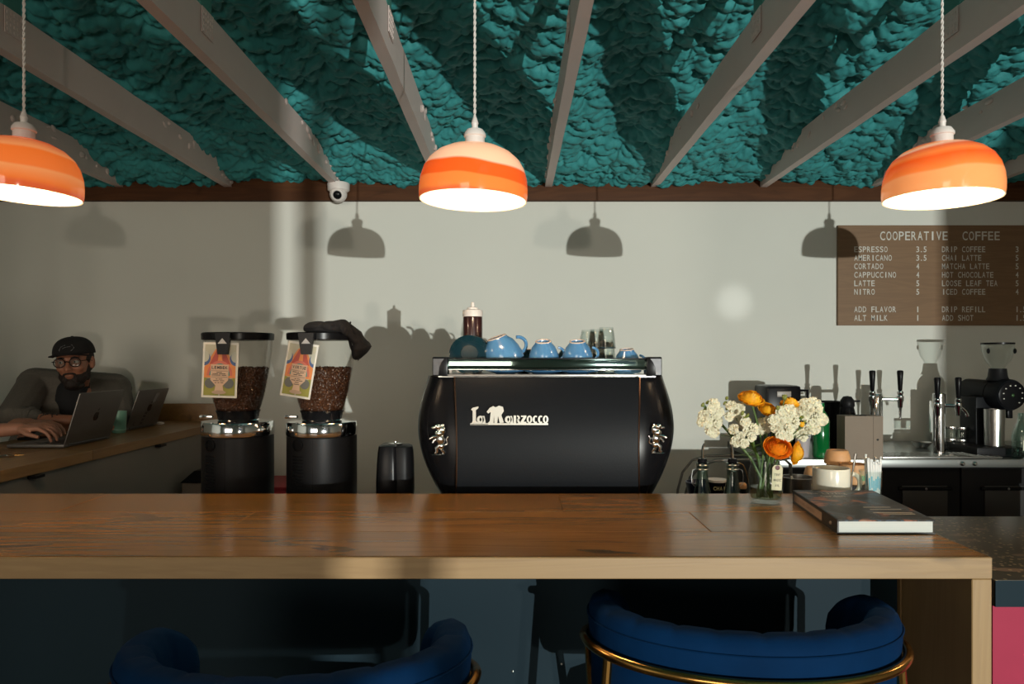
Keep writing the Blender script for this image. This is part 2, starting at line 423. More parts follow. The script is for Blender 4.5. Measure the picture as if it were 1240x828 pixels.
# white truss chords
BZ0 = EYE + 1.0; BH = .145; BW = .042
names = ['far left', 'second from the left', 'third from the left, ending above the security camera', 'fourth from the left, running behind the middle pendant',
         'middle one just right of the centre pendant', 'sixth from the left, right of the centre', 'seventh from the left, ending above the menu board side', 'second from the right behind the right pendant', 'far right']
bx = [-2.31, -1.675, -1.035, -.43, .205, .825, 1.465, 2.10, 2.74]
for i, x in enumerate(bx):
    root = thing('ceiling_beam', 'white painted timber ceiling beam, ' + names[i], 'beam', (x, WY-.04, BZ0), 0, 'white beams under the foam ceiling')
    random.seed(i)
    g = G(); L = WY-.04-(YF+.1)
    n = 60
    def wob(t, k): return .0025*noise.noise((t*9, k*3.3, i*5.0))
    for j in range(n): pass
    vsb = []
    for j in range(n+1):
        yy = -L*j/n
        for (a, b_) in ((-1, 0), (1, 0), (1, 1), (-1, 1)):
            vsb.append((a*BW/2 + wob(yy, a), yy, b_*BH + wob(yy, b_+4)))
    fsb = [(0, 3, 2, 1), tuple(n*4+q for q in range(4))]
    for j in range(n):
        for q in range(4):
            w_ = (q+1) % 4; fsb.append((j*4+q, j*4+w_, (j+1)*4+w_, (j+1)*4+q))
    g._add(vsb, fsb); ch = g.build('bottom_chord', M_beam, root, ang=30)
    # foam overspray crust along the far upper edge
    g = G()
    for j in range(26):
        t = random.random()**1.2*1.15; sd = random.choice((-1, 1))
        zt = min(BH, .02+t*.17)
        g.ell((sd*(BW/2+.002), -t, zt*random.uniform(.55, 1.0)+.01), (random.uniform(.004, .009), random.uniform(.008, .03), random.uniform(.006, .018)), Euler((random.uniform(-.6, .6), 0, 0)), 8, 6)
    g.build('paint_crust', M_beam, ch)
    # web post with nail plate
    for (yy, lean) in ((-1.86, 0), (-4.6, 0)):
        G().box((0, yy, BH+.36), (.038, .088, .75), bev=.002).build('web_post', MATS.get('teal_post') or pm('teal_post', (.06, .24, .20), .6), root)
        for sd in (-1, 1):
            pg = G().box((sd*(BW/2+.004), yy, BH-.045), (.002, .09, .085))
            for a in range(5):
                for b_ in range(4):
                    pg.box((sd*(BW/2+.0055), yy-.034+a*.017, BH-.075+b_*.019), (.0025, .005, .009))
            pg.build('nail_plate', M_beam, root)

# ---------------------------------------------------------------- main bar
TOP = 1.07; TH = .040
bar = thing('bar_counter', 'long oak bar counter with waterfall end panel in the foreground', 'bar counter', (0, 0, 0))
XE = .887; XW = -2.25
rows = [(1.350, 1.545), (1.545, 1.745), (1.745, 1.980)]
cuts = [[XW, -1.35, XE], [XW, -.62, .42, XE], [XW, -1.1, .12, XE]]
for r, (y0, y1) in enumerate(rows):
    for j in range(len(cuts[r])-1):
        a, b_ = cuts[r][j], cuts[r][j+1]
        G().box(((a+b_)/2, (y0+y1)/2 + (.002 if r == 0 else 0), TOP-TH/2), (b_-a-.0006, y1-y0-.0008 - (.004 if r == 0 else 0), TH), bev=.0012, seg=1).build('plank', M_bar, bar)
G().box(((XW+XE)/2, 1.349, TOP-TH/2), (XE-XW, .006, TH), bev=.0015, seg=1).build('edge_strip', M_edge, bar)
G().box((XE-.0185, 1.470, (TOP-TH)/2), (.037, .245, TOP-TH-.001), bev=.0015, seg=1).build('end_panel', M_edgez, bar)
G().box((XE-.0215, 1.65, (TOP-TH)/2), (.033, .11, TOP-TH-.002), bev=.001, seg=1).build('end_panel', M_edgez, bar)
fp = G().box(((XW+XE-.04)/2, 1.62, (TOP-TH)/2), (XE-.04-XW, .03, TOP-TH-.002)).build('front_panel', M_tealp, bar)
fp['label'] = 'dark blue painted front panel'
for px, py in ((621, 813), (680, 804)):
    p = P(px, py, 1.603); G().ell((p.x, 1.604, p.z), (.003, .002, .003), None, 10, 6).build('screw_head', M_steel, fp)

# ---------------------------------------------------------------- side bar on the left with backsplash and apron
sb = thing('side_bar', 'oak side bar running back to the wall with laptops on it', 'bar counter', (0, 0, 0))
for (a, b_) in ((-1.68, -1.885), (-1.885, -2.09), (-2.09, -2.25)):
    for (y0, y1) in ((1.982, 3.25 if a == -1.885 else 2.9), (3.25 if a == -1.885 else 2.9, 4.255)):
        G().box(((a+b_)/2, (y0+y1)/2, TOP-TH/2), (abs(a-b_)-.0006, y1-y0-.0006, TH), bev=.0012, seg=1).build('plank', M_side, sb)
G().box((-1.70, 3.12, (TOP-TH)/2), (.02, 2.3, TOP-TH-.002)).build('apron_panel', pm('grey_wall_panel', (.20, .175, .15), .75, var=.04), sb)
G().box((-1.97, 4.277, TOP+.03), (.60, .04, .14), bev=.001).build('backsplash', M_side, sb)
for yy in (2.55, 3.45):
    G().box((-1.685, yy, TOP-TH-.006), (.05, .05, .010)).build('bracket', M_black, sb)

# ---------------------------------------------------------------- lower counter on the right with pebbled dark top
def terrazzo():
    m, t, out = nt('dark_pebble_top'); b = nd(t, 'ShaderNodeBsdfPrincipled'); t.links.new(b.outputs[0], out.inputs[0])
    tc = nd(t, 'ShaderNodeTexCoord'); last = None
    base = nd(t, 'ShaderNodeMix', data_type='RGBA'); base.inputs[6].default_value = (.030, .024, .016, 1); base.inputs[7].default_value = (.060, .047, .032, 1)
    n = nd(t, 'ShaderNodeTexNoise'); n.inputs['Scale'].default_value = 6; t.links.new(tc.outputs['Object'], n.inputs['Vector']); t.links.new(n.outputs['Fac'], base.inputs[0])
    last = base.outputs[2]
    for (sc, lo, hi, col, st) in ((8, .27, .31, (.19, .12, .08), (1, 2.2, 1)), (55, .22, .28, (.40, .29, .15), (1, 1, 1))):
        mp = nd(t, 'ShaderNodeMapping'); mp.inputs['Scale'].default_value = st; mp.inputs['Rotation'].default_value = (0, 0, .4)
        t.links.new(tc.outputs['Object'], mp.inputs[0])
        v = nd(t, 'ShaderNodeTexVoronoi'); v.inputs['Scale'].default_value = sc; t.links.new(mp.outputs[0], v.inputs['Vector'])
        mr = nd(t, 'ShaderNodeMapRange'); mr.inputs[1].default_value = lo; mr.inputs[2].default_value = hi; mr.inputs[3].default_value = .75; mr.inputs[4].default_value = 0
        t.links.new(v.outputs['Distance'], mr.inputs[0])
        n3 = nd(t, 'ShaderNodeTexNoise'); n3.inputs['Scale'].default_value = 5; t.links.new(tc.outputs['Object'], n3.inputs['Vector'])
        m3 = nd(t, 'ShaderNodeMapRange'); m3.inputs[1].default_value = .38; m3.inputs[2].default_value = .46; t.links.new(n3.outputs['Fac'], m3.inputs[0])
        ml = nd(t, 'ShaderNodeMath', operation='MULTIPLY'); t.links.new(mr.outputs[0], ml.inputs[0]); t.links.new(m3.outputs[0], ml.inputs[1])
        mx = nd(t, 'ShaderNodeMix', data_type='RGBA'); t.links.new(ml.outputs[0], mx.inputs[0]); t.links.new(last, mx.inputs[6]); mx.inputs[7].default_value = c4(col)
        last = mx.outputs[2]
    t.links.new(last, b.inputs['Base Color']); b.inputs['Roughness'].default_value = .35
    return m
LC = .90
lc = thing('low_counter', 'lower order counter with dark pebbled top and pink front beyond the bar end', 'counter', (0, 0, 0))
G().box((1.86, 2.12, LC-.033), (1.38, .71, .066), bev=.002).build('pebbled_top', terrazzo(), lc)
G().box((1.86, 1.766, LC-.033), (1.38, .004, .064)).build('edge_band', M_tealp, lc)
G().box((1.86, 2.12, (LC-.066)/2), (1.36, .66, LC-.068)).build('pink_front', pm('pink_paint', (.36, .030, .070), .5, spec=.2), lc)

# ---------------------------------------------------------------- working counter behind the bar (machines stand on it)
WC = .91
wk = thing('work_counter', 'dark steel work counter hidden behind the oak bar, under the coffee machine', 'counter', (0, 0, 0))
G().box((-.08, 2.40, WC-.015), (2.46, .76, .03), bev=.002).build('worktop', M_steeld, wk)
G().box((-.08, 2.42, (WC-.03)/2), (2.42, .68, WC-.032)).build('cabinet_body', M_black, wk)

# ---------------------------------------------------------------- back counter with coolers on the right
BC = .95; BY0, BY1 = 3.50, 4.28
BX0, BX1 = 1.26, 3.2
bc = thing('back_counter', 'stainless back counter along the wall over the black coolers', 'counter', (0, 0, 0))
G().box(((BX0+BX1)/2, (BY0+BY1)/2, BC-.02), (BX1-BX0, BY1-BY0, .040), bev=.003).build('steel_top', M_steeld, bc)
seam = X(1168, 3.52)
for x0, x1 in ((BX0+.01, seam-.002), (seam+.002, BX1-.02)):
    lab = 'black back-bar cooler door with recessed handle, ' + ('left of the seam' if x0 < 2 else 'right of the seam')
    cb = thing('bottle_cooler', lab, 'cooler', ((x0+x1)/2, 3.9, 0))
    hw = (x1-x0)/2
    G().box((0, .02, .455), (2*hw, .68, .905), bev=.002).build('body', M_black, cb)
    d = G().box((0, -.335, .47), (2*hw-.006, .03, .86), bev=.002).build('door', M_black, cb)
for (cx, parent_x) in ((X(1122, 3.53), 0), (X(1222, 3.53), 1)):
    cbs = [o_ for o_ in bpy.data.objects if o_.name.startswith('bottle_cooler')]
    cb = cbs[0] if cx < seam else cbs[1]
    dr = [k for k in kids(cb) if k.name.startswith('door')][0]
    lx = cx-cb.location.x; zc = Z(610, 3.53)
    G().box((lx, -.354, zc), (.22, .008, .17), bev=.002).build('handle_recess', pm('cooler_label_panel', (.030, .028, .026), .5), dr)
    G().box((lx, -.358, Z(592, 3.53)), (.26, .018, .016), bev=.004).build('handle', M_blackg, dr)
    G().ell((lx, -.368, Z(592, 3.53)), (.006, .004, .006), None, 10, 6).build('lock', M_steel, dr)
for px in (1165, 1180):
    p = P(px, 562, 3.5); G().lathe([(0, 0), (.011, 0), (.011, .006), (.007, .012), (0, .013)], (p.x, 3.499, BC-.020), 16, Euler((R(90), 0, 0)).to_matrix().to_4x4()).build('tap_bolt', M_chrome, bc)
# ---------------------------------------------------------------- menu board
MY = WY-.012
mb = thing('menu_board', 'wooden wall menu board with pale painted coffee prices', 'menu board', (X(1014, MY), MY, Z(394, MY)))
bw, bh = X(1262, MY)-X(1014, MY), Z(273, MY)-Z(394, MY)
G().box((bw/2, 0, bh/2), (bw, .018, bh), bev=.001, seg=1).build('board', wood('menu_oak', (.135, .070, .030), (.205, .115, .052), .55, 0, knots=.15, ring=1.6), mb)
M_let = pm('menu_lettering', (.60, .58, .52), .6, var=.03)
def mline(s, px, py, pitch, h):
    """px,py: left and baseline in photo pixels"""
    k = MY/F; i = 0
    for wd_ in s.split(' '):
        g = G(); text_into(g, wd_, pitch*k, h*k, at((X(px+i*pitch, MY)-mb.location.x, -.0095, Z(py, MY)-mb.location.z)), .0006, .008)
        g.build('lettering', M_let, mb, smooth=False, recalc=False); i += len(wd_)+1
mline('COOPERATIVE', 1064, 291.0, 7.55, 11)
mline('COFFEE', 1163.5, 291.0, 7.75, 11)
L = [('ESPRESSO', '3.5', 305.5), ('AMERICANO', '3.5', 315.8), ('CORTADO', '4', 326), ('CAPPUCCINO', '4', 336.3), ('LATTE', '5', 346.5), ('NITRO', '5', 356.8), ('ADD FLAVOR', '1', 378), ('ALT MILK', '1', 388.3)]
RR = [('DRIP COFFEE', '3', 305.5), ('CHAI LATTE', '5', 315.8), ('MATCHA LATTE', '5', 326), ('HOT CHOCOLATE', '4', 336.3), ('LOOSE LEAF TEA', '5', 346.5), ('ICED COFFEE', '4', 356.8), ('DRIP REFILL', '1.5', 378), ('ADD SHOT', '1.5', 388.3)]
for s, p, y in L:
    mline(s, 1033, y, 5.15, 7.2); mline(p, 1108, y, 4.4, 7.2)
for s, p, y in RR:
    mline(s, 1139, y, 4.85, 7.2); mline(p, 1228, y, 4.4, 7.2)

# ---------------------------------------------------------------- security camera
sc_ = thing('security_camera', 'small white dome security camera under the beam end on the timber trim', 'camera', P(410, 222, 4.2))
Mr = Matrix.Identity(4)
G().lathe([(0, 0), (.062, 0), (.064, -.006), (.062, -.040), (.050, -.050), (0, -.05)], n=32).build('mount', M_white, sc_)
G().ell((0, -.005, -.062), (.050, .050, .050), None, 24, 16).build('eyeball', M_white, sc_)
q = Vector((.12, -1, -.35)).to_track_quat('Z', 'Y').to_matrix().to_4x4()
c0 = Vector((0, -.005, -.062))
G().lathe([(.034, .030), (.035, .052), (.027, .056), (.025, .050), (0, .046)], c0, 24, q).build('lens_ring', M_white, sc_)
G().lathe([(0, .052), (.024, .0515), (.014, .058), (0, .060)], c0, 20, q).build('lens', M_blackg, sc_)

# ---------------------------------------------------------------- pendants
def shade_mat(name, bands, tilt, ph):
    """bands: list of (height fraction, colour) from rim (0) to top (1)"""
    m, t, out = nt(name)
    tc = nd(t, 'ShaderNodeTexCoord'); sx = nd(t, 'ShaderNodeSeparateXYZ'); t.links.new(tc.outputs['Object'], sx.inputs[0])
    at_ = nd(t, 'ShaderNodeMath', operation='ARCTAN2'); t.links.new(sx.outputs[0], at_.inputs[0]); t.links.new(sx.outputs[1], at_.inputs[1])
    ad = nd(t, 'ShaderNodeMath', operation='ADD'); ad.inputs[1].default_value = ph; t.links.new(at_.outputs[0], ad.inputs[0])
    sn = nd(t, 'ShaderNodeMath', operation='SINE'); t.links.new(ad.outputs[0], sn.inputs[0])
    n = nd(t, 'ShaderNodeTexNoise'); n.inputs['Scale'].default_value = 6; n.inputs['Detail'].default_value = 1; t.links.new(tc.outputs['Object'], n.inputs['Vector'])
    m1 = nd(t, 'ShaderNodeMath', operation='MULTIPLY_ADD'); m1.inputs[1].default_value = tilt; t.links.new(sn.outputs[0], m1.inputs[0]); t.links.new(sx.outputs[2], m1.inputs[2])
    m2 = nd(t, 'ShaderNodeMath', operation='MULTIPLY_ADD'); m2.inputs[1].default_value = .03; t.links.new(n.outputs['Fac'], m2.inputs[0]); t.links.new(m1.outputs[0], m2.inputs[2])
    mr = nd(t, 'ShaderNodeMapRange'); mr.inputs[1].default_value = .015; mr.inputs[2].default_value = .147; t.links.new(m2.outputs[0], mr.inputs[0])
    cr = nd(t, 'ShaderNodeValToRGB'); e = cr.color_ramp.elements
    e[0].position = bands[0][0]; e[0].color = c4(bands[0][1]); e[1].position = bands[-1][0]; e[1].color = c4(bands[-1][1])
    for p, c in bands[1:-1]:
        x = e.new(p); x.color = c4(c)
    t.links.new(mr.outputs[0], cr.inputs[0])
    b = nd(t, 'ShaderNodeBsdfPrincipled'); b.inputs['Roughness'].default_value = .12; b.inputs['Coat Weight'].default_value = .4
    t.links.new(cr.outputs[0], b.inputs['Base Color'])
    b.inputs['Emission Strength'].default_value = SH_EM; t.links.new(cr.outputs[0], b.inputs['Emission Color'])
    tl = nd(t, 'ShaderNodeBsdfTranslucent'); t.links.new(cr.outputs[0], tl.inputs[0])
    mx = nd(t, 'ShaderNodeMixShader'); mx.inputs[0].default_value = .35; t.links.new(b.outputs[0], mx.inputs[1]); t.links.new(tl.outputs[0], mx.inputs[2])
    t.links.new(mx.outputs[0], out.inputs[0])
    return m
SH_EM = .62
O1 = (.90, .14, .018); O2 = (.95, .27, .055); PK = (1, .66, .44); P2 = (.95, .42, .15); OD = (.80, .17, .05)
PY = 1.75; PR = .1295
outer = [(.129, 0), (.1305, .012), (.1305, .030), (.128, .052), (.121, .075), (.109, .095), (.090, .112), (.066, .124), (.040, .131), (.022, .133)]
inner = [(r-.0035, z-(.0035 if z > .05 else 0)) for r, z in outer]
def shade_mesh():
    g = G(); g.lathe(outer, n=72, caps=False); return g
PZ = Z(243, PY)
pend = []
cfg = [(29, 236, [(0, OD), (.08, O2), (.30, P2), (.34, O2), (.62, (.95, .25, .04)), (.66, P2), (.86, OD), (1, O2)], .012, 2.0, 'orange glass pendant lamp at the left edge of the frame'),
       (575, 243, [(0, OD), (.05, O2), (.25, O2), (.28, O1), (.50, O1), (.54, PK), (.8, PK), (1, PK)], .005, .6, 'orange banded pendant lamp with a peach crown, hanging in the middle'),
       (1141, 241, [(0, P2), (.36, P2), (.40, O2), (.62, O1), (.70, O2), (.80, OD), (.86, PK), (.94, P2), (1, OD)], .016, 2.9, 'orange pendant lamp with a broad peach lower band, hanging by the menu'),
       (1699, 243, [(0, OD), (.3, P2), (.4, O1), (.7, PK), (.8, PK), (1, PK)], .01, .2, 'orange pendant lamp beyond the right edge of the frame')]
for i, (px, py, bands, tilt, ph, lab) in enumerate(cfg):
    loc = (X(px, PY), PY, Z(py, PY))
    r = thing('pendant_lamp', lab, 'pendant lamp', loc, 0, 'row of orange pendant lamps over the bar')
    sh = shade_mesh().build('shade', shade_mat('shade_glass_%d' % i, bands, tilt, ph), r)
    q_ = Matrix.Rotation(R((2.5, 1.8, .8, 0)[i]), 4, 'Y'); pv = Vector((0, 0, .133)); sh.location = pv-(q_ @ pv); sh.rotation_euler = q_.to_euler()
    g = G(); g.lathe(inner, n=72, caps=False); g.lathe([inner[0], (.1285, -.0012), outer[0]], n=72, caps=False)
    g.build('opal_lining', pm('opal_lining', (.82, .70, .50), .2, var=.02, emit=(1, .72, .42), estr=.12), sh)
    g = G(); g.lathe([(.024, .128), (.0235, .152), (.0265, .154), (.0265, .160), (.020, .170), (.0075, .174), (.0075, .182), (.009, .186), (.0045, .200), (.003, .201)], n=32)
    g.build('socket', M_white, r)
    # two-strand twisted cord up to the roof
    zt = foam_z(loc[0], PY) - loc[2] + .03; n = int((zt-.2)/.0028)
    g = G()
    for k in (0, 1):
        g.tube([(.0017*math.cos(j*.62+k*math.pi), .0017*math.sin(j*.62+k*math.pi), .2+(zt-.2)*j/(n-1)) for j in range(n)], .0020, 5)
    g.build('twisted_cord', pm('white_cord', (.66, .62, .58), .7), r)
    G().lathe([(0, .128), (.013, .126), (.013, .100), (.022, .082), (.024, .066), (.018, .048), (0, .040)], n=20).build('bulb', pm('bulb_glass', (.9, .8, .6), .3, emit=(1, .72, .42), estr=7.0), r)
    ld = bpy.data.lights.new('lamp_light', 'POINT'); ld.energy = 5.2; ld.color = (1, .78, .56); ld.shadow_soft_size = .024
    lo = bpy.data.objects.new('lamp_light', ld); C.objects.link(lo); lo.parent = r; lo.location = (0, 0, .020)

# ---------------------------------------------------------------- coffee grinders
GY = 2.16
def make_grinder(cx, lab):
    r = thing('coffee_grinder', lab, 'coffee grinder', (X(cx, GY), GY, WC), 0, 'pair of black shop grinders with bean hoppers')
    zc0 = Z(530, GY-.1)-WC; zc1 = Z(513, GY-.1)-WC
    body = G().lathe([(.100, 0), (.102, .004), (.1015, zc0-.004), (.0985, zc0-.001), (.0985, zc0)], n=48).build('body', M_black, r)
    G().box((.030*0+.0, -.1015, zc0/2), (.0016, .002, zc0-.01)).build('seam', M_blackg, body)
    g = G()
    vx = -.045; yb = -math.sqrt(.1015**2-vx**2)
    rz = math.atan2(vx, -yb)
    rot = Euler((0, 0, rz*1.0))
    Mv = Matrix.Translation((vx, yb, 0)) @ Matrix.Rotation(math.atan2(vx, .0911), 4, 'Z')
    for k in range(11):
        g.box(Mv @ Vector((0, -.001, zc0-.055-k*.0092)), (.036, .004, .0032), Mv.to_3x3().to_4x4(), bev=.001)
    g.lathe([(.018, -.002), (.018, .003), (.0145, .0035), (.0145, .001), (0, .001)], Mv @ Vector((0, 0, zc0-.022)), 24, Mv.to_3x3().to_4x4() @ Euler((R(90), 0, 0)).to_matrix().to_4x4())
    g.box(Mv @ Vector((0, -.0025, zc0-.022)), (.026, .002, .003), Mv.to_3x3().to_4x4())
    g.build('vent', M_blackg, body)
    G().lathe([(0, zc0), (.1025, zc0), (.1035, zc0+.003), (.1035, zc1-.003), (.1015, zc1), (.060, zc1+.003), (.052, zc1+.010), (0, zc1+.010)], n=56).build('chrome_collar', M_chrome, r)
    zh0 = Z(509, GY)-WC; zh1 = Z(499, GY)-WC
    g = G().lathe([(.048, zc1+.008), (.056, zh0), (.060, zh1-.002), (.064, zh1+.006), (.058, zh1+.008), (0, zh1+.008)], n=40)
    g.build('hopper_neck', M_blackg, r)
    G().box((-.082, -.03, zc1+.014), (.038, .012, .010), bev=.003).build('shut_off_slide', M_chrome, r)
    zt = Z(411, GY)-WC; H = zt-zh1
    prof = [(.061, zh1+.006), (.066, zh1+.02), (.078, zh1+H*.30), (.089, zh1+H*.6), (.096, zh1+H*.85), (.098, zt)]
    hp = G().lathe(prof, n=48, caps=False).build('hopper', M_hop, r)
    def rad(z):
        for (r0, z0), (r1, z1) in zip(prof, prof[1:]):
            if z0 <= z <= z1: return r0+(r1-r0)*(z-z0)/(z1-z0)
        return prof[0][0]
    ztop = Z(446, GY)-WC
    bg_ = G(); random.seed(5)
    bg_.lathe([(0, zh1+.008)] + [(rad(zh1+.008+(ztop-.006-zh1-.008)*k/8)-.006, zh1+.008+(ztop-.006-zh1-.008)*k/8) for k in range(9)] + [(0, ztop-.004)], n=28)
    for k in range(2600):
        if k < 2200:
            z = random.uniform(zh1+.012, ztop); a = random.uniform(0, 2*math.pi); rr_ = rad(z)-.0062
        else:
            z = ztop-.002+random.uniform(-.003, .004); a = random.uniform(0, 2*math.pi); rr_ = (rad(ztop)-.008)*math.sqrt(random.random())
        bg_.ell((rr_*math.cos(a), rr_*math.sin(a), z), (.0054, .0040, .0032), Euler((random.random()*6, random.random()*6, random.random()*6)), 6, 5)
    tag(bg_.build('coffee_beans', M_bean, hp), kind='stuff')
    G().lathe([(.0985, zt-.002), (.1015, zt-.001), (.1025, zt+.016), (.100, zt+.019), (0, zt+.020)], n=48).build('lid', M_blackg, r)
    return r
g1 = make_grinder(288.5, 'black cylindrical coffee grinder on the left, its hopper lid bare')
g2 = copy_tree(g1, (X(390, GY), GY, WC), label='black cylindrical coffee grinder on the right, draped with a black cloth')
# tasting cards clipped to the hopper rims
def card(px, py, w_, h_, rot, title, lines, lab):
    Y_ = GY-.118
    k = Y_/F; W_, H_ = w_*k, h_*k
    r = thing('coffee_card', lab, 'card', P(px, py, Y_), 0, None, (R(-2), R(rot), 0))
    G().box((0, 0, 0), (W_, .0012, H_), bev=.0004, seg=1).build('card_sheet', M_paper, r)
    def flat(name, poly, col, lv):
        G().prism([(x*W_, y*H_) for x, y in poly], .0003, at((0, -.0008-lv*.00035, 0))).build(name, pm('card_'+name, col, .5, var=.04), r, smooth=False)
    rect = lambda a, b_, c, d: [(a, b_), (c, b_), (c, d), (a, d)]
    arc = lambda cx, cy, rx, ry, a0, a1, n=18: [(cx+rx*math.cos(R(a0+(a1-a0)*i/n)), cy+ry*math.sin(R(a0+(a1-a0)*i/n))) for i in range(n+1)]
    flat('sky_print', rect(-.44, -.46, .44, .46), (.42, .40, .30), 0)
    flat('olive_print', arc(-.44, -.46, .42, .32, 0, 90)+[(-.44, -.46)], (.24, .23, .025), 1)
    flat('olive_print', arc(.44, -.46, .42, .32, 90, 180)+[(.44, -.46)], (.24, .23, .025), 1)
    flat('orange_ray_print', [(-.44, .05), (-.14, .38), (.14, .38), (.44, .05), (.44, -.14), (-.44, -.14)], (.62, .20, .045), 2)
    flat('sun_print', arc(0, .36, .13, .06, 0, 180), (.75, .42, .03), 1)
    flat('red_ray_print', [(-.30, .10), (-.10, .37), (-.04, .37), (-.07, .14)], (.38, .05, .03), 3)
    flat('red_ray_print', [(.30, .10), (.10, .37), (.04, .37), (.07, .14)], (.38, .05, .03), 3)
    flat('cloud_print', arc(-.44, .20, .17, .12, -90, 90), (.05, .09, .22), 3)
    flat('cloud_print', arc(.44, .20, .17, .12, 90, 270), (.05, .09, .22), 3)
    flat('cloud_light_print', arc(-.44, .24, .13, .10, -90, 90), (.42, .42, .34), 4)
    flat('cloud_light_print', arc(.44, .24, .13, .10, 90, 270), (.42, .42, .34), 4)
    flat('rainbow_outer_print', arc(0, -.10, .36, .27, 0, 180), (.50, .12, .075), 4)
    flat('rainbow_inner_print', arc(0, -.10, .29, .22, 0, 180), (.045, .20, .17), 5)
    flat('grey_hill_print', arc(-.26, -.24, .15, .09, 0, 360), (.10, .10, .09), 5)
    flat('grey_hill_print', arc(.26, -.24, .15, .09, 0, 360), (.10, .10, .09), 5)
    flat('label_print', [(-.25, .10), (.25, .10), (.25, -.18), (.10, -.28), (.14, -.42), (-.14, -.42), (-.10, -.28), (-.25, -.18)], (.55, .37, .25), 6)
    flat('scroll_print', arc(0, -.40, .20, .035, 0, 360), (.40, .27, .18), 7)
    g = G()
    text_into(g, title, W_*.46/len(title), H_*.055, at((-W_*.23, -.0008-8*.00035, H_*.02)), .0003, .02)
    for i, (s, yy) in enumerate(lines):
        random.seed(len(s)+i); x_ = -W_*.014*len(s)
        for wd_ in s.split(' '):     # print too fine to read in the photo: plain word-length strokes
            l_ = W_*.026*len(wd_); g.box((x_+l_/2, -.0036, H_*(yy+.008)), (l_, .0003, H_*.011)); x_ += l_+W_*.03
    g.box((0, -.0036, -H_*.015), (W_*.46, .0003, H_*.006)); g.box((0, -.0036, -H_*.125), (W_*.46, .0003, H_*.006))
    g.build('card_text', M_ink, r, smooth=False, recalc=False)
    # black clip
    cl = thing('clip', lab.replace('card', 'clip holding the card').split(' with ')[0] + ' lid', 'clip', P(px+(3 if rot < 3 else 8), 416, Y_-.010))
    kk = Y_/F
    G().prism([(-9.5*kk, 13*kk), (9.5*kk, 13*kk), (6*kk, -13*kk), (-6*kk, -13*kk)], .012, at((0, .010, 0))).build('clip_body', M_blackg, cl)
    G().prism([(-5.5*kk, 0), (5.5*kk, 0), (0, 6.5*kk)], .0008, at((0, -.0022, 0))).build('triangle_mark', pm('clip_mark', (.40, .40, .40), .4), cl)
    g = G().box((0, .020, 12.2*kk), (.030, .036, .0035)); g.box((0, .0375, 9*kk), (.03, .002, .014)); g.build('clip_back', M_blackg, cl)
    return r
card(266.5, 448, 43, 67, 1.5, 'LEMBEK', [('WASHED', -.05), ('ORANGE BLOSSOM', -.075), ('GRAPEFRUIT HONEY', -.10), ('BE HERE', -.17), ('SAMPLE PRICE', -.20), ('12 OZ BAG', -.235)], 'arched rainbow coffee card with title at left hopper rim')
card(362.5, 448, 37, 67, 9, 'VIRTUE', [('NOTES OF COCOA', -.05), ('BROWN', -.075), ('MAPLE SUGAR', -.10), ('BE HERE', -.17), ('HOUSE ESPRESSO', -.20), ('BLEND', -.235), ('ORGANIC', -.27)], 'tilted rainbow coffee card with title at right hopper rim')
# cloth draped over the right hopper
cx = X(390, GY)
r = thing('draped_cloth', 'crumpled black cap of cloth draped over the right grinder hopper', 'cloth', (cx, GY, 0))
zl = Z(402, GY)
POLY = [(372, 398.6), (374, 395), (378, 391), (390, 389.5), (407, 389.6), (418.4, 387.3), (424.4, 392), (437.7, 400.6), (440, 406.6), (448, 419), (443, 426.5), (431, 436.5), (429, 437.8), (428.4, 429), (429.7, 417), (423, 408.6), (417.7, 405), (400, 404), (372.8, 402.5)]
def inside(x, y):
    c = False; n = len(POLY)
    for i in range(n):
        (x0, y0), (x1, y1) = POLY[i], POLY[(i+1) % n]
        if (y0 > y) != (y1 > y) and x < (x1-x0)*(y-y0)/(y1-y0)+x0: c = not c
    return c
def edge_d(x, y):
    m = 1e9
    for i in range(len(POLY)):
        a, b_ = Vector(POLY[i]), Vector(POLY[(i+1) % len(POLY)]); ab = b_-a; t = max(0, min(1, (Vector((x, y))-a).dot(ab)/ab.length_squared)); m = min(m, (Vector((x, y))-a-ab*t).length)
    return m
pr_ = []; kk = GY/F; y = 387.0
while y < 438:
    x = 371.0
    while x < 449:
        if inside(x, y):
            d = edge_d(x, y)*kk
            dep = .085 if x < 424 and y < 405 else .052
            dep *= (.55+.45*min(1, d/.012))
            pr_.append(('e', Vector((X(x, GY)-cx, .012*noise.noise((x*.12, y*.2, 3)), Z(y, GY))), (d+.0022, dep, d+.0022)))
        x += 1.6
    y += 1.6
cf = blob('cloth_folds', pr_, .0042, M_cloth, r, 2)
for v in cf.data.vertices:
    c_ = v.co; n_ = noise.noise((c_.x*12+c_.z*9, c_.y*6, c_.z*14)); v.co = c_ - v.normal*(.006*(1-abs(n_)*3.2) if abs(n_) < .31 else 0)
cf.data.update()
g = G()
for (a, b_, c_) in (((419, 389), (432, 398), (444, 419)), ((416, 390), (424, 402), (432, 434)), ((384, 393), (398, 391), (412, 395)), ((376, 400), (392, 398), (410, 402))):
    pts = []
    for k in range(13):
        t = k/12; px = a[0]*(1-t)**2+2*b_[0]*t*(1-t)+c_[0]*t*t; py = a[1]*(1-t)**2+2*b_[1]*t*(1-t)+c_[1]*t*t
        d = edge_d(px, py)*kk; dep = (.085 if px < 424 and py < 405 else .052)*(.55+.45*min(1, d/.012))
        pts.append((X(px, GY)-cx, -dep+.004, Z(py, GY)))
    g.tube(pts, .0042, 8)
g.build('fold_ridges', M_cloth, r)

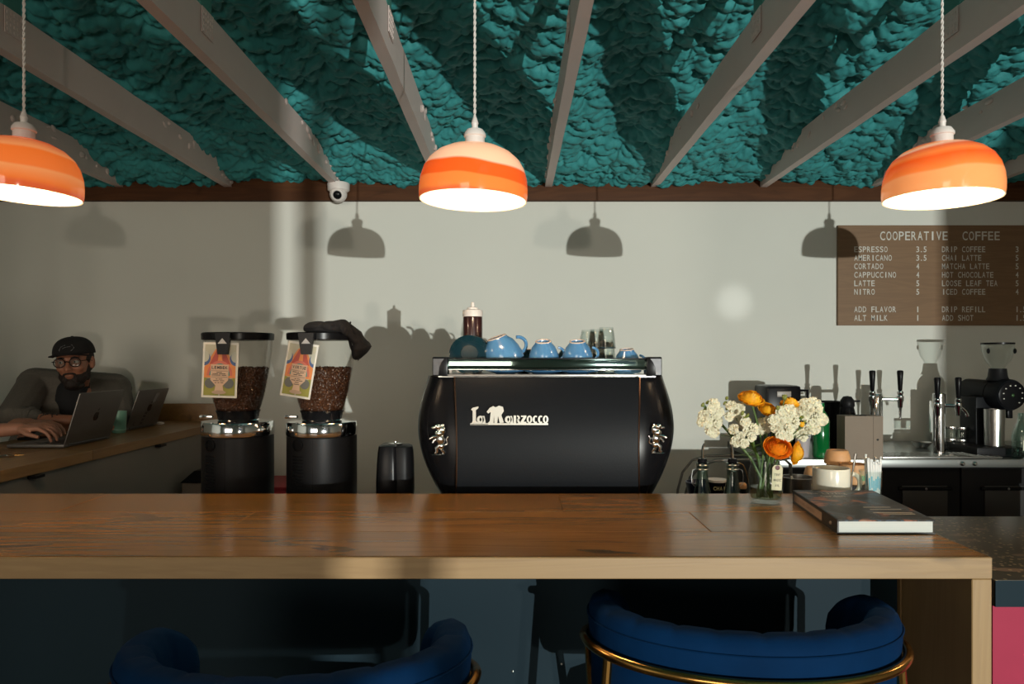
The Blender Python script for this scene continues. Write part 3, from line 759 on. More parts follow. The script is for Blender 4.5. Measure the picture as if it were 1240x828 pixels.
# ---------------------------------------------------------------- small black tamping device
TY = 2.18
r = thing('tamping_device', 'small black automatic tamper with chrome cap beside the coffee machine', 'tamper', (X(479, TY), TY, WC))
h = Z(537, TY)-WC
kx = TY/F
g = G()
sec = [(17, 0), (17, 40), (19, 95), (19.5, 105), (19, 120), (17, 140), (15.5, 152), (12, 155), (6, 156)]
hh = h/156
for (dx, wid, dep, z0, z1) in ((-6.5, 13.5, .07, 0, 1),):
    pass
vs = []; fs = []; zs = [0, .10, .35, .6, .8, .92, .985, 1.0]; ws = [1, 1, 1.05, 1.06, 1.0, .93, .86, .6]
K = 28
def se(a, ex): 
    c, s_ = math.cos(a), math.sin(a); return (abs(c)**ex*(1 if c > 0 else -1), abs(s_)**ex*(1 if s_ > 0 else -1))
def loft(g, zs, ws, hw, hd, cx, ex=.45, cy=0):
    base = []
    for z, w_ in zip(zs, ws):
        ring = []
        for q in range(K):
            x, y = se(2*math.pi*q/K, ex); ring.append((cx+x*hw*w_, cy+y*hd*w_, z))
        base.append(ring)
    vs = [v for ring in base for v in ring]; n = len(base)
    fs = [(i*K+q, i*K+(q+1) % K, (i+1)*K+(q+1) % K, (i+1)*K+q) for i in range(n-1) for q in range(K)] + [list(range(K))[::-1], [(n-1)*K+q for q in range(K)]]
    g._add(vs, fs)
loft(g, [h*z for z in zs], ws, 13.5*kx, .055, -7*kx); g.build('column', M_blackg, r)
g = G(); loft(g, [h*.30, h*.34, h*.5, h*.8, h*.92, h*.975, h*.99], [.86, .96, 1.04, 1.0, .93, .85, .6], 12.5*kx, .050, 9*kx, .6); g.build('tamp_head', M_black, r)
G().lathe([(.028, h*.20), (.030, h*.30), (.024, h*.31)], (9*kx, -.012, 0), 24).build('tamp_collar', M_steel, r)
G().lathe([(0, 0), (.021, 0), (.022, .003), (.006, .0045), (.004, .008), (0, .009)], (0, 0, h*.995), 24).build('chrome_cap', M_chrome, r)
G().box((-19*kx, -.02, h*.48), (.010, .02, .022), bev=.003).build('side_knob', M_blackg, r)
G().box((18*kx, -.02, h*.50), (.008, .02, .020), bev=.003).build('side_knob', M_blackg, r)

# ---------------------------------------------------------------- espresso machine
EY = 2.09
em = thing('espresso_machine', 'large black two-group espresso machine with barrel back and chrome cup rail', 'coffee machine', (X(662, EY), EY+.25, WC))
ex0 = em.location.x; ey0 = em.location.y
zT = Z(456, EY)-WC          # top of barrel
zB = .045
def halfw(t):   # outer silhouette half width (t: 0 bottom..1 top)
    pts = [(0, .25), (.15, .295), (.27, .325), (.4, .350), (.52, .366), (.64, .374), (.78, .370), (.9, .358), (1, .345)]
    for (a, p), (b_, q_) in zip(pts, pts[1:]):
        if a <= t <= b_: return p+(q_-p)*(t-a)/(b_-a)
    return pts[-1][1]
def smooth_hw(t): return (halfw(max(0, t-.05))+2*halfw(t)+halfw(min(1, t+.05)))/4
def bulge(t): return -.265 - .055*math.sin(math.pi*min(1, max(0, .06+t*.9)))**.8
def inner(t): return .262 + .022*0 - .010*math.sin(math.pi*t) + .0
NT = 36
# barrel front panel
g = G()
def fpan(u, v):
    t = v; x = -inner(t)+2*inner(t)*u
    return (x, bulge(t), zB+(zT-zB)*t)
g.grid(fpan, 14, NT)
fpn = g.build('barrel_panel', M_blackm, em, ang=70)

for sgn in (-1, 1):
    g = G()
    def side(u, v):
        t = v; xi = inner(t)+.003; xo = smooth_hw(t); y0 = bulge(t)+.012
        if u < .5:
            k = u*2; x = xi+(xo-xi)*math.sin(k*math.pi/2); y = y0+.10*(1-math.cos(k*math.pi/2))
        else:
            k = (u-.5)*2; x = xo-.02*k; y = y0+.10+(.30-y0-.10)*k
        return (sgn*x, y, zB+(zT-zB)*t)
    g.grid(side, 24, NT)
    sp = g.build('side_panel', M_blackg, em, ang=70)
    g = G(); n = 30
    g.tube([(sgn*(inner(k/n)+.001), bulge(k/n)-.001, zB+(zT-zB)*k/n) for k in range(n+1)], .0022, 8)
    g.build('edge_bead', pm('dark_copper_bead', (.16, .09, .06), .3, 1), sp)
    g = G(); g.tube([(sgn*(smooth_hw(k/n)+.000), bulge(k/n)+.112, zB+(zT-zB)*k/n) for k in range(n+1)], .0035, 8)
    g.build('outer_bead', pm('blue_grey_bead', (.09, .12, .14), .3, .6), sp)
# body core
g = G()
for k in range(1):
    vs = []; fs = []
n = 20; vs = []
for k in range(n+1):
    t = k/n; w_ = smooth_hw(t)-.012
    vs += [(-w_, bulge(t)+.13, zB+(zT-zB)*t), (w_, bulge(t)+.13, zB+(zT-zB)*t), (w_-.01, .285, zB+(zT-zB)*t), (-w_+.01, .285, zB+(zT-zB)*t)]
fs = [(3, 2, 1, 0), tuple(n*4+q for q in range(4))]
for k in range(n):
    for q in range(4): fs.append((k*4+q, k*4+(q+1) % 4, (k+1)*4+(q+1) % 4, (k+1)*4+q))
g._add(vs, fs); g.build('body_core', M_black, em)
g = G().box((0, -.10, zT+.002), (.62, .33, .006)); g.box((0, .10, zT+.002), (.62, .3, .006)); g.build('cup_tray', M_steel, em)
for x in (-.25, .25):
    for y in (-.2, .2): G().lathe([(.025, 0), (.022, zB+.02)], (x, y, 0), 16).build('foot', M_steel, em)
# chrome rail on the cup tray
zr0 = Z(447, EY-.02)-WC; zr1 = Z(434.5, EY-.02)-WC
yr = -.265
rl = G().box((0, yr, (zr0+zr1)/2), (.565, .008, zr1-zr0), bev=.003).build('cup_rail', pm('teal_reflection_chrome', (.30, .42, .38), .05, 1, var=.02), em)  # chrome bar; reflection of the teal ceiling put into its base colour
G().box((0, yr-.001, zr1+.001), (.565, .014, .0035), bev=.001).build('rail_cap', M_blackg, rl)
G().box((0, yr-.001, zr0-.001), (.565, .012, .003), bev=.001).build('rail_lip', M_chrome, rl)
G().box((0, yr, zT+.0045), (.60, .014, .007), bev=.002).build('lower_trim', pm('dark_steel', (.22, .21, .20), .3, 1), em)
for sgn in (-1, 1):
    x = sgn*.304; zc = (Z(432, EY)+Z(455, EY))/2-WC; hz = (23*EY/F)/2
    br = G().box((x, yr+.010, zc), (.044, .05, hz*2), bev=.004).build('rail_bracket', M_blackg, em)
    G().prism([(-.019, -.024), (-.019, .022), (.012, .022), (.004, .012), (-.002, -.002), (-.004, -.024)] if sgn < 0 else [(.019, -.024), (.019, .022), (-.012, .022), (-.004, .012), (.002, -.002), (.004, -.024)], .001, at((x-sgn*.0, yr-.0155, zc))).build('bracket_face', pm('bracket_grey', (.06, .06, .065), .4, .3, var=.6, scale=40), br)
    G().box((sgn*.297, .02, zT+.045), (.008, .54, .012), bev=.002).build('side_rail', M_steel, em)
G().box((0, .285, zT+.045), (.60, .008, .012), bev=.002).build('back_rail', M_steel, em)
for sgn in (-1, 1):
    for yy in (.0, .28): G().box((sgn*.297, yy, zT+.022), (.008, .008, .05)).build('rail_post', M_steel, em)
# maker's script in chrome
lg = G(); ty = None
def zb(py): return Z(py, EY-.08)-WC
KX = (EY-.08)/F
def lx(px): return X(px, EY-.08)-ex0
tb = .6
def ysurf(z): return bulge((z-zB)/(zT-zB))
yL = min(ysurf(zb(514)), ysurf(zb(492)))-.0005
Mt = at((0, yL, 0), None)
def poly(pts, h=.004): lg.prism([(lx(a), zb(b_)) for a, b_ in pts], h, at((0, yL, 0)))
poly([(569, 514), (591, 514), (591, 515.3), (569, 515.3)][::-1]); poly([(569, 512.8), (664, 512.8), (664, 515), (569, 515)][::-1])
poly([(570, 496), (572, 494), (579, 492.5), (579, 494.5), (576, 497), (576, 510), (580, 512.8), (571, 512.8), (572, 510), (572, 498)][::-1])   # L
poly([(589, 499), (593, 494), (597, 492), (600, 493.5), (604, 491.5), (609, 493), (610, 498), (607, 503), (610, 512), (605, 512.8), (603, 504), (602, 512.8), (598.5, 512.8), (598, 503), (597.3, 512.8), (590.5, 512.8), (593, 510), (594, 499), (591, 501)][::-1])   # M
def ring(cx, cy, rx, ry, a0=0, a1=360, w_=2.4):
    n = 16; o_ = [(cx+rx*math.cos(R(a0+(a1-a0)*i/n)), cy-ry*math.sin(R(a0+(a1-a0)*i/n))) for i in range(n+1)]
    i_ = [(cx+(rx-w_)*math.cos(R(a0+(a1-a0)*i/n)), cy-(ry-w_*.7)*math.sin(R(a0+(a1-a0)*i/n))) for i in range(n+1)]
    for k in range(n): poly([o_[k], o_[k+1], i_[k+1], i_[k]])
ring(581.5, 508.3, 4.4, 4.6, w_=3.2); poly([(584, 504), (586.5, 504), (588, 512.8), (584, 512.8)][::-1])   # a
ring(615.5, 508.3, 4.2, 4.4, w_=3.0); poly([(618, 504), (620, 504), (621.5, 512.8), (618, 512.8)][::-1])  # a
poly([(622, 503.5), (625, 503.5), (625, 512.8), (622, 512.8)][::-1]); ring(626, 506.2, 3.6, 3, -90, 90, 2.2); poly([(625.5, 508), (628, 508), (630.5, 512.8), (627.5, 512.8)][::-1])   # R
poly([(631, 503.5), (637.5, 503.5), (637.5, 505.3), (634.2, 511), (637.5, 511), (637.5, 512.8), (630.5, 512.8), (630.5, 511), (634, 505.3), (631, 505.3)][::-1])   # Z
ring(641.3, 508.2, 3.4, 4.7, w_=2.2); ring(648.6, 508.2, 3.4, 4.7, 50, 310, 2.4); ring(655, 508.2, 3.4, 4.7, 50, 310, 2.4); ring(661, 508.2, 3.4, 4.7, w_=2.2)
lg.build('chrome_script', pm('logo_silver', (.36, .34, .30), .35, .8), fpn, ang=30)
# rearing lion emblems
def lion(sgn, px, py0, py1):
    Hh = (py1-py0)*KX
    g = G(); e = lambda c, r_, rot=None: g.ell((c[0]*Hh*(-sgn), c[1]*Hh, c[2]*Hh), [v*Hh for v in r_], rot, 12, 8)
    e((.02, -.02, .86), (.13, .10, .10)); e((-.12, -.03, .83), (.08, .06, .05))       # head, muzzle
    e((.12, 0, .76), (.13, .09, .17)); e((.04, -.02, .66), (.14, .10, .13)); e((.15, 0, .90), (.06, .06, .06))   # mane
    e((.08, 0, .48), (.14, .11, .22)); e((.10, 0, .28), (.13, .10, .13))               # chest, hips
    T = lambda pts, r0, r1: g.tube([(p[0]*Hh*(-sgn), p[1]*Hh, p[2]*Hh) for p in pts], [(r0+(r1-r0)*k/(len(pts)-1))*Hh for k in range(len(pts))], 8)
    T([(.02, -.05, .58), (-.14, -.08, .56), (-.24, -.08, .50)], .055, .04); T([(.02, .03, .52), (-.12, .02, .44), (-.16, 0, .36)], .055, .035)
    T([(.06, -.05, .30), (-.04, -.06, .20), (-.02, -.06, .10), (-.08, -.06, .05)], .07, .04); T([(.14, .03, .26), (.12, .03, .14), (.20, .03, .06), (.12, .03, .03)], .07, .04)
    T([(.20, .05, .28), (.30, .05, .34), (.26, .05, .48), (.32, .05, .56)], .03, .04)
    g.ell((.02*Hh*(-sgn), 0, .015*Hh), (.24*Hh, .08*Hh, .025*Hh), None, 12, 6)
    z0 = zb(py1); t = (z0+Hh/2-zB)/(zT-zB)
    o = g.build('lion_emblem', M_chrome, [k for k in kids(em) if k.name.startswith('side_panel')][0 if sgn < 0 else 1], ang=80)
    o.location = (X(px, EY-.04)-ex0, bulge(t)+.010, z0)
lion(-1, 531, 512, 552); lion(1, 796, 512, 550)
TRAY = WC+zT+.005

# ---------------------------------------------------------------- cups, saucers, glasses and sauce bottle on the machine
def make_cup(lab, loc, rot, R0=.048, Hc=.062, mat=None, yaw=0):
    r = thing('coffee_cup', lab, 'cup', loc, 0, 'upturned cups on the coffee machine', rot)
    k = R0/.048
    pr = [(0, Hc), (.020*k, Hc), (.021*k, Hc+.004), (.024*k, Hc+.004), (.026*k, Hc-.002), (.036*k, Hc*.80), (.044*k, Hc*.5), (.0475*k, Hc*.2), (R0, 0), (R0-.003, 0), (.0445*k, Hc*.2), (.040*k, Hc*.5), (.030*k, Hc*.80), (0, Hc-.006)]
    G().lathe(pr, n=40).build('bowl', mat or M_bluec, r)
    G().lathe([(.0195*k, Hc+.003), (.0205*k, Hc+.0052), (.0238*k, Hc+.0052), (.0248*k, Hc+.003)], n=32, caps=False).build('foot_ring', M_bluei, r)
    a = yaw
    pts = []
    for q in range(11):
        th = R(-80+160*q/10); rr_ = R0*.86+ .022*k*math.cos(th)+.0
        pts.append((rr_*math.cos(a), rr_*math.sin(a), Hc*.45+.020*k*math.sin(th)))
    G().tube(pts, .0042*k, 8).build('handle', mat or M_bluec, r)
    return r
def trayP(px, Y_): return (X(px, Y_), Y_, TRAY)
saucer = G().lathe([(0, 0), (.028, 0), (.030, .002), (.062, .010), (.063, .012), (.060, .0125), (.030, .006), (0, .005)], n=40)
sm = saucer.mesh('saucer', M_bluec)
def put_saucer(px, Y_, lab, z=0):
    o = obj_of('saucer', sm, None, (X(px, Y_), Y_, TRAY+z)); tag(o, lab, 'saucer', 'saucers on the coffee machine'); return o
# tilted big cup, leaning on a saucer
CY = 2.16
dz = .0135
cupdata = [(612, CY+.03, 'large blue cup tipped sideways, first from the left on the machine', (R(8), R(-20), 0), .060, .074, 0.15, M_bluec),
           (659, CY+.0, 'small blue cup upside down, second from the left, foot ring toward us', (R(16), R(-3), 0), .0465, .068, .1, M_bluec),
           (700, CY+.0, 'small blue cup upside down just left of the stacked glasses', (R(16), R(-3), 0), .0465, .068, .1, M_bluec),
           (760, CY+.05, 'blue cup upside down at the right end of the rail', (R(10), R(-4), 0), .042, .064, .1, M_bluec),
           (645, CY+.115, 'dark teal cup behind the second blue cup', (0, 0, 0), .046, .072, 3.0, M_tealc),
           (688, CY+.115, 'dark teal cup behind the third blue cup', (0, 0, 0), .046, .072, 3.0, M_tealc)]
for (px, Y_, lab, rot, R0, Hc, yaw, mt) in cupdata:
    low = 0
    if rot[0] or rot[1]:
        low = R0*math.sin(math.hypot(rot[0], rot[1]))
    lift = dz+.002 if Y_ <= CY+.04 else 0
    make_cup(lab, (X(px, Y_), Y_, TRAY+low+lift), rot, R0, Hc, mt, yaw)
put_saucer(612, CY+.03, 'blue saucer under the large tipped cup')
put_saucer(659, CY, 'blue saucer under the second blue cup')
put_saucer(700, CY, 'blue saucer under the third blue cup')
# dark saucers propped upright
for k, (px, dy, lab) in enumerate(((568.5, 0, 'dark teal saucer propped upright at the left end, front of the pair'), (571, .03, 'dark teal saucer propped upright at the left end, rear of the pair'))):
    Y_ = CY-.01+dy
    s = thing('propped_saucer', lab, 'saucer', (X(px, Y_), Y_, TRAY+.0615), 0, None, (R(-104), 0, R(6)))
    G().lathe([(0, -.004), (.025, -.004), (.027, 0), (.058, .008), (.060, .010), (.057, .0105), (.027, .004), (0, .003)], n=44).build('dish', M_tealc, s)
    G().lathe([(.0565, .0108), (.0585, .0118), (.0602, .0105)], n=44, caps=False).build('rim', M_bluei, s)
# squeeze bottle
SY = 2.46
r = thing('sauce_bottle', 'squeeze bottle of dark chocolate sauce with pink-white cap', 'bottle', trayP(572.5, SY))
rb = 11.8*SY/F; hb = Z(383.5, SY)-TRAY
G().lathe([(0, 0), (rb*.94, 0), (rb, .006), (rb, hb-.004), (rb*.96, hb), (0, hb)], n=32).build('body', M_choc, r)
hc = Z(366, SY)-TRAY; kk = SY/F
G().lathe([(0, hb), (rb*1.03, hb), (rb*1.03, hb+7*kk), (rb*.98, hb+8*kk), (rb*.60, hb+9*kk), (rb*.58, hb+11*kk), (rb*.22, hb+12*kk), (rb*.16, hc), (0, hc+.001)], n=32).build('cap', M_white, r)
# glasses
def glass_mesh():
    g = G(); g.lathe([(.0, .064), (.0215, .064), (.0225, .060), (.0265, .040), (.0265, .036), (.0300, .002), (.0300, 0), (.0285, 0), (.0250, .036), (.021, .058), (0, .058)], n=20); return g.mesh('glass_wall', M_glass, ang=25)
gm = glass_mesh()
rimm = G().lathe([(.0288, 0), (.0302, -.001), (.0308, .0015), (.0300, .003)], n=20, caps=False).mesh('glass_rim', M_chrome)
stacks = [(712, 2.47, 3, 'back left stack'), (722.5, 2.40, 3, 'middle stack'), (734, 2.26, 3, 'front stack')]
first = None
lv = ['bottom', 'middle', 'top']
for px, Y_, n, nm in stacks:
    for k in range(n):
        loc = (X(px, Y_), Y_, TRAY+.0006+k*.0395)
        t = thing('espresso_glass', 'small clear espresso glass, %s glass of the %s on the machine' % (lv[k], nm), 'glass', loc, 0, 'stacked espresso glasses')
        ob = obj_of('tumbler', gm, t); obj_of('rim', rimm, t)
# ---------------------------------------------------------------- mason jar with flowers
JY = 1.86; jx = X(927, JY); jr = 19.6*JY/F
jar = thing('mason_jar', 'clear glass mason jar vase of water with stems and a paper tag', 'vase', (jx, JY, TOP))
jh = .112
G().lathe([(0, .001), (jr*.80, .001), (jr*.97, .010), (jr, .022), (jr, jh*.72), (jr*.93, jh*.80), (jr*.88, jh*.86), (jr*.88, jh*.93), (jr*.93, jh*.93), (jr*.93, jh*.96), (jr*.88, jh), (jr*.84, jh), (jr*.84, jh*.85), (jr*.94, jh*.70), (jr*.94, .024), (jr*.86, .012), (0, .008)], n=44).build('glass_jar', M_glass, jar)
G().lathe([(0, .009), (jr*.85, .013), (jr*.93, .024), (jr*.93, .040), (0, .040)], n=36).build('water', thin_glass('water', (.72, .78, .66), .10), jar)
g = G(); random.seed(21)
for k in range(5):
    a = random.uniform(0, 6.28); rr_ = jr*random.uniform(.45, .85); z0_ = random.uniform(.012, .03); L_ = random.uniform(.03, .06)
    def lf(u, v): return (rr_*math.cos(a)*(1-.35*v)+(u-.5)*.009*math.sin(math.pi*(.12+.8*v)), rr_*math.sin(a)*(1-.35*v), z0_+L_*v)
    g.grid(lf, 3, 6)
g.build('leaf', M_leaf, jar, recalc=False)
tg = G().prism([(-.0128, -.032), (.0128, -.032), (.0128, .024), (.008, .031), (-.008, .031), (-.0128, .024)], .0012, at((.0155-.0, -jr*.93, .070), Euler((0, R(3), 0)))).build('paper_tag', pm('tag_card', (.62, .57, .38), .7), jar)
g = G(); Mt = lambda z: at((.0155, -jr*.93-.0012, .070+z), Euler((0, R(3), 0)))
for s, z in (('TINY', .004), ('MAGIC', -.0095), ('AVL', -.023)):
    w_ = .0038*len(s); M_ = Mt(z) @ Matrix.Translation((-w_/2, 0, 0)); text_into(g, s, .0038, .0062, M_, .0003, .02)
g.build('tag_text', M_ink, tg, smooth=False, recalc=False)
G().lathe([(.0028, -.0003), (.0058, 0), (.0058, .001), (.0028, .0013)], (.0162, -jr*.93-.0016, .0945), 16, FACE.copy()).build('eyelet', pm('maroon_eyelet', (.10, .008, .012), .5), tg)
def bez(a, b_, c, n=12):
    a, b_, c = Vector(a), Vector(b_), Vector(c)
    return [a*(1-t)**2 + b_*2*t*(1-t) + c*t*t for t in [i/n for i in range(n+1)]]
def ranunculus_mesh(seed, cup=1.0, mat=None):
    random.seed(seed); g = G()
    # (petals, belly radius, rim radius factor, rim height)
    rings = [(4, .0050, .25, .0175), (5, .0080, .55, .0178), (6, .0112, .68, .0174), (7, .0144, .76, .0165), (7, .0176, .82, .0150), (8, .0206, .87, .0128), (8, .0236, .92, .0100), (9, .0264, .97, .0068), (9, .0290, 1.04, .0030), (7, .0300, 1.16, -.0015)]
    for k, (n, rad, tip, h) in enumerate(rings):
        for j in range(n):
            a0 = 2*math.pi*(j+.41*k)/n+random.uniform(-.12, .12); span = 2*math.pi/n*1.5
            rr_ = rad*random.uniform(.95, 1.05); hh_ = h*cup+random.uniform(-.0010, .0010); z0 = -.013
            def fn(u, v):
                a = a0+(u-.5)*span
                bell = math.sin(min(1, v*1.35)*math.pi*.5)
                r_ = rr_*(.25+.75*bell); 
                if v > .74: r_ = rr_*(1+(tip-1)*(v-.74)/.26)
                ed = 1-(abs(u-.5)*2)**3*.35
                z = z0+(hh_-z0)*(v**1.1)*ed+.0007*math.sin(a*17+k)*v
                return (r_*math.cos(a), r_*math.sin(a), z)
            g.grid(fn, 7, 6)
    g.ell((0, 0, .008), (.0035, .0035, .004), None, 10, 6)
    return g.mesh('bloom', mat or M_orange, ang=60, recalc=False)
bm1, bm2 = ranunculus_mesh(1), ranunculus_mesh(2, .9, M_orange2)
fl = [(910, 482, JY-.02, (.12, -.50, 1), 1.00, bm1, 'tallest orange ranunculus at the top left of the bouquet'),
      (930, 495, JY+.0, (.15, -.75, .9), .74, bm1, 'yellow-orange ranunculus right below the tallest bloom'),
      (957, 488, JY+.01, (.05, -.12, 1), .80, bm1, 'flat side-on orange ranunculus at the upper right of the bouquet'),
      (942, 541, JY-.055, (-.05, -.80, .70), .98, bm2, 'big deep orange ranunculus hanging just above the tag'),
      (965, 549, JY-.045, (.75, -.55, -.15), .88, bm1, 'yellow-orange ranunculus drooping to the right of the tag')]
jb = Vector((jx, JY, TOP))
for i, (px, py, Y_, dirv, sc, bmesh_, lab) in enumerate(fl):
    p = P(px, py, Y_); d = Vector(dirv).normalized()
    r = thing('ranunculus', lab, 'flower', p, 0, 'orange ranunculus in the jar')
    q = d.to_track_quat('Z', 'Y')
    b_ = obj_of('bloom', bmesh_, r); b_.rotation_mode = 'QUATERNION'; b_.rotation_quaternion = q; b_.scale = (sc, sc, sc)
    c = G(); 
    for k in range(5):
        a = k*1.257; v = q @ Vector((.008*sc*math.cos(a), .008*sc*math.sin(a), -.006)); c.ell(v, (.004, .004, .002), q, 8, 6)
    c.build('calyx', M_bud, r)
    bot = jb + Vector((random.uniform(-.02, .02), random.uniform(-.015, .015), .013)) - p
    mid = jb + Vector(((p.x-jx)*.22, (p.y-JY)*.3, .11)) - p
    mid2 = mid + Vector((0, 0, .0))
    st = bez(bot, (bot+mid)/2, mid, 6) + bez(mid, mid+(mid-bot)*.4, -d*.007*sc, 10)[1:]
    G().tube(st, .0026, 6).build('stem', M_leaf, r)
# small orange bud and two round green buds
for (px, py, rad, mt, lab) in ((971, 514, .0062, M_orange, 'tiny orange bud among the white flowers at right'), (950, 481, .0065, M_bud, 'round green seed head standing above the bouquet'), (942, 494, .0055, M_bud, 'round green seed head between the two upper orange blooms')):
    p = P(px, py, JY-.035); r = thing('flower_bud', lab, 'flower bud', p)
    g = G().ell((0, 0, 0), (rad, rad, rad*1.05), None, 14, 10)
    for k in range(5): g.ell((rad*.6*math.cos(k*1.26), rad*.6*math.sin(k*1.26), rad*.5), (rad*.45, rad*.45, rad*.6), None, 8, 6)
    g.build('bud', mt, r)
    bot = jb + Vector((.01, -.005, .013)) - p; mid = jb + Vector(((p.x-jx)*.2, -.01, .11)) - p
    G().tube(bez(bot, (bot+mid)/2, mid, 5)+bez(mid, mid+(mid-bot)*.3, (0, 0, -rad), 8)[1:], .0015, 6).build('stem', M_leaf, r)
def floret_mesh(seed):
    random.seed(seed); g = G()
    for (n, rad, tilt) in ((5, .0155, .10), (5, .0120, .50), (3, .0075, .95)):
        for j in range(n):
            a0 = 2*math.pi*j/n+random.random()*.5; t_ = tilt+random.uniform(-.15, .15); ph = random.random()*6
            def fn(u, v):
                w_ = (u-.5)*1.5*math.sin(min(1, v+.25)*math.pi*.62)*rad*.95
                l = v*rad*(1-.18*abs(u-.5)*2)
                z = l*math.sin(t_)+(.0030*math.sin(u*10+ph)-.003*v)*v; l2 = l*math.cos(t_)
                return (l2*math.cos(a0)-w_*math.sin(a0), l2*math.sin(a0)+w_*math.cos(a0), z)
            g.grid(fn, 6, 4)
    return g.mesh('floret', M_petal, ang=70, recalc=False)
fms = [floret_mesh(s) for s in (11, 12, 13)]
budm = G().ell((0, 0, 0), (.0042, .0042, .0065), None, 10, 8).mesh('bud', M_bud)
stocks = [('leftmost cream stock stem leaning out to the left', [(853, 505), (863, 496), (859, 512), (867, 507), (872, 500), (862, 522), (850, 512), (871, 514), (866, 489)], [(851, 490), (857, 487)]),
          ('cream stock stem second from the left, rising beside the tallest bloom', [(886, 491), (891, 500), (898, 507), (896, 494), (901, 515), (885, 505)], [(878, 488), (880, 482)]),
          ('low cream stock stem above the left of the jar', [(889, 520), (897, 529), (907, 523), (912, 530), (902, 538), (892, 536), (915, 519), (904, 512)], [(905, 503), (899, 500)]),
          ('cream stock stem in the middle right of the bouquet', [(948, 500), (957, 497), (953, 509), (945, 512), (960, 507), (940, 518), (950, 520), (958, 519), (955, 529), (966, 512), (938, 509), (948, 528)], [(971, 505)]),
          ('rightmost cream stock stem at the edge of the bouquet', [(976, 490), (985, 487), (992, 495), (981, 498), (989, 505), (975, 502), (984, 512), (993, 507), (977, 522), (987, 520), (970, 527), (968, 494)], [(978, 505), (984, 507)]),
          ('peach-cream stock stem half hidden in the middle of the bouquet', [(925, 512), (930, 518), (922, 520), (934, 508)], [(921, 507)])]
random.seed(77)
for si, (lab, fs_, buds) in enumerate(stocks):
    ax = sum(f[0] for f in fs_)/len(fs_); ay = sum(f[1] for f in fs_)/len(fs_)
    Y0 = JY + (-.03 if si in (2, 3) else .015)
    root = thing('stock_flower', lab, 'flower', P(ax, ay, Y0), 0, 'cream stock stems in the jar')
    c0 = Vector(root.location)
    for k, (px, py) in enumerate(fs_):
        for rep in range(2 if random.random() < .5 else 1):
            yy = Y0+(-.012 if rep == 0 else .012)+random.uniform(-.006, .006)
            p = P(px+(rep*3-1), py+(rep*2-1), yy)-c0
            d = Vector((p.x*18+random.uniform(-.4, .4), (-1 if rep == 0 else .8)+random.uniform(-.2, .2), p.z*14+random.uniform(-.3, .5)))
            f = obj_of('floret', random.choice(fms), root, p); f.rotation_mode = 'QUATERNION'; f.rotation_quaternion = d.to_track_quat('Z', 'Y'); s_ = random.uniform(.85, 1.1); f.scale = (s_,)*3
    for px, py in buds:
        obj_of('bud', budm, root, P(px, py, Y0)-c0, (random.random(), random.random(), 0))
        obj_of('bud', budm, root, P(px+2.5, py+6, Y0)-c0, (random.random(), random.random(), 0))
    bot = jb + Vector((random.uniform(-.018, .018), random.uniform(-.012, .012), .013)) - c0; mid = jb + Vector(((c0.x-jx)*.28, .0, .112)) - c0
    top = P(buds[0][0], buds[0][1], Y0)-c0
    G().tube(bez(bot, (bot+mid)/2, mid, 5)+bez(mid, (mid*.5+Vector((0, 0, .01))), top, 10)[1:], .0034, 7).build('stem', M_leaf, root)
    g = G()
    for k in range(6):
        a = mid*(1-.10*k)+Vector((0, random.uniform(-.02, .01), 0)); dirx = random.choice((-1, 1))*random.uniform(.012, .032)
        def lf(u, v): return (a.x+dirx*v, a.y+(u-.5)*.008*math.sin(math.pi*v), a.z+.02*v-.012*v*v+abs(u-.5)*.003)
        g.grid(lf, 3, 7)
    g.build('leaf', M_leaf, root, recalc=False)

# ---------------------------------------------------------------- mug, straws, book
MYY = 1.925
mg = thing('mug', 'speckled cream mug with raw clay foot behind the book', 'mug', (X(1006.5, MYY), MYY, TOP))
mr_ = 21.3*MYY/F; mh = .079
G().lathe([(mr_*.955, .010), (mr_, .016), (mr_, mh-.002), (mr_*.985, mh), (mr_*.93, mh), (mr_*.92, mh-.004), (mr_*.90, .012), (0, .010)], n=48, caps=False).build('body', M_cream, mg)
G().lathe([(0, 0), (mr_*.90, 0), (mr_*.955, .002), (mr_*.965, .011), (mr_*.5, .0115)], n=48, caps=False).build('raw_foot', M_creamraw, mg)
G().tube([(mr_*.97+.031*math.cos(R(a))**.6 if abs(a) < 90 else mr_*.97, 0, .037+.026*math.sin(R(a))) for a in range(-86, 87, 12)], [.0062]*15, 10).build('handle', M_cream, mg)
G().lathe([(0, mh-.012), (mr_*.90, mh-.012)], n=40).build('coffee', pm('coffee_liquid', (.10, .06, .03), .15), mg)
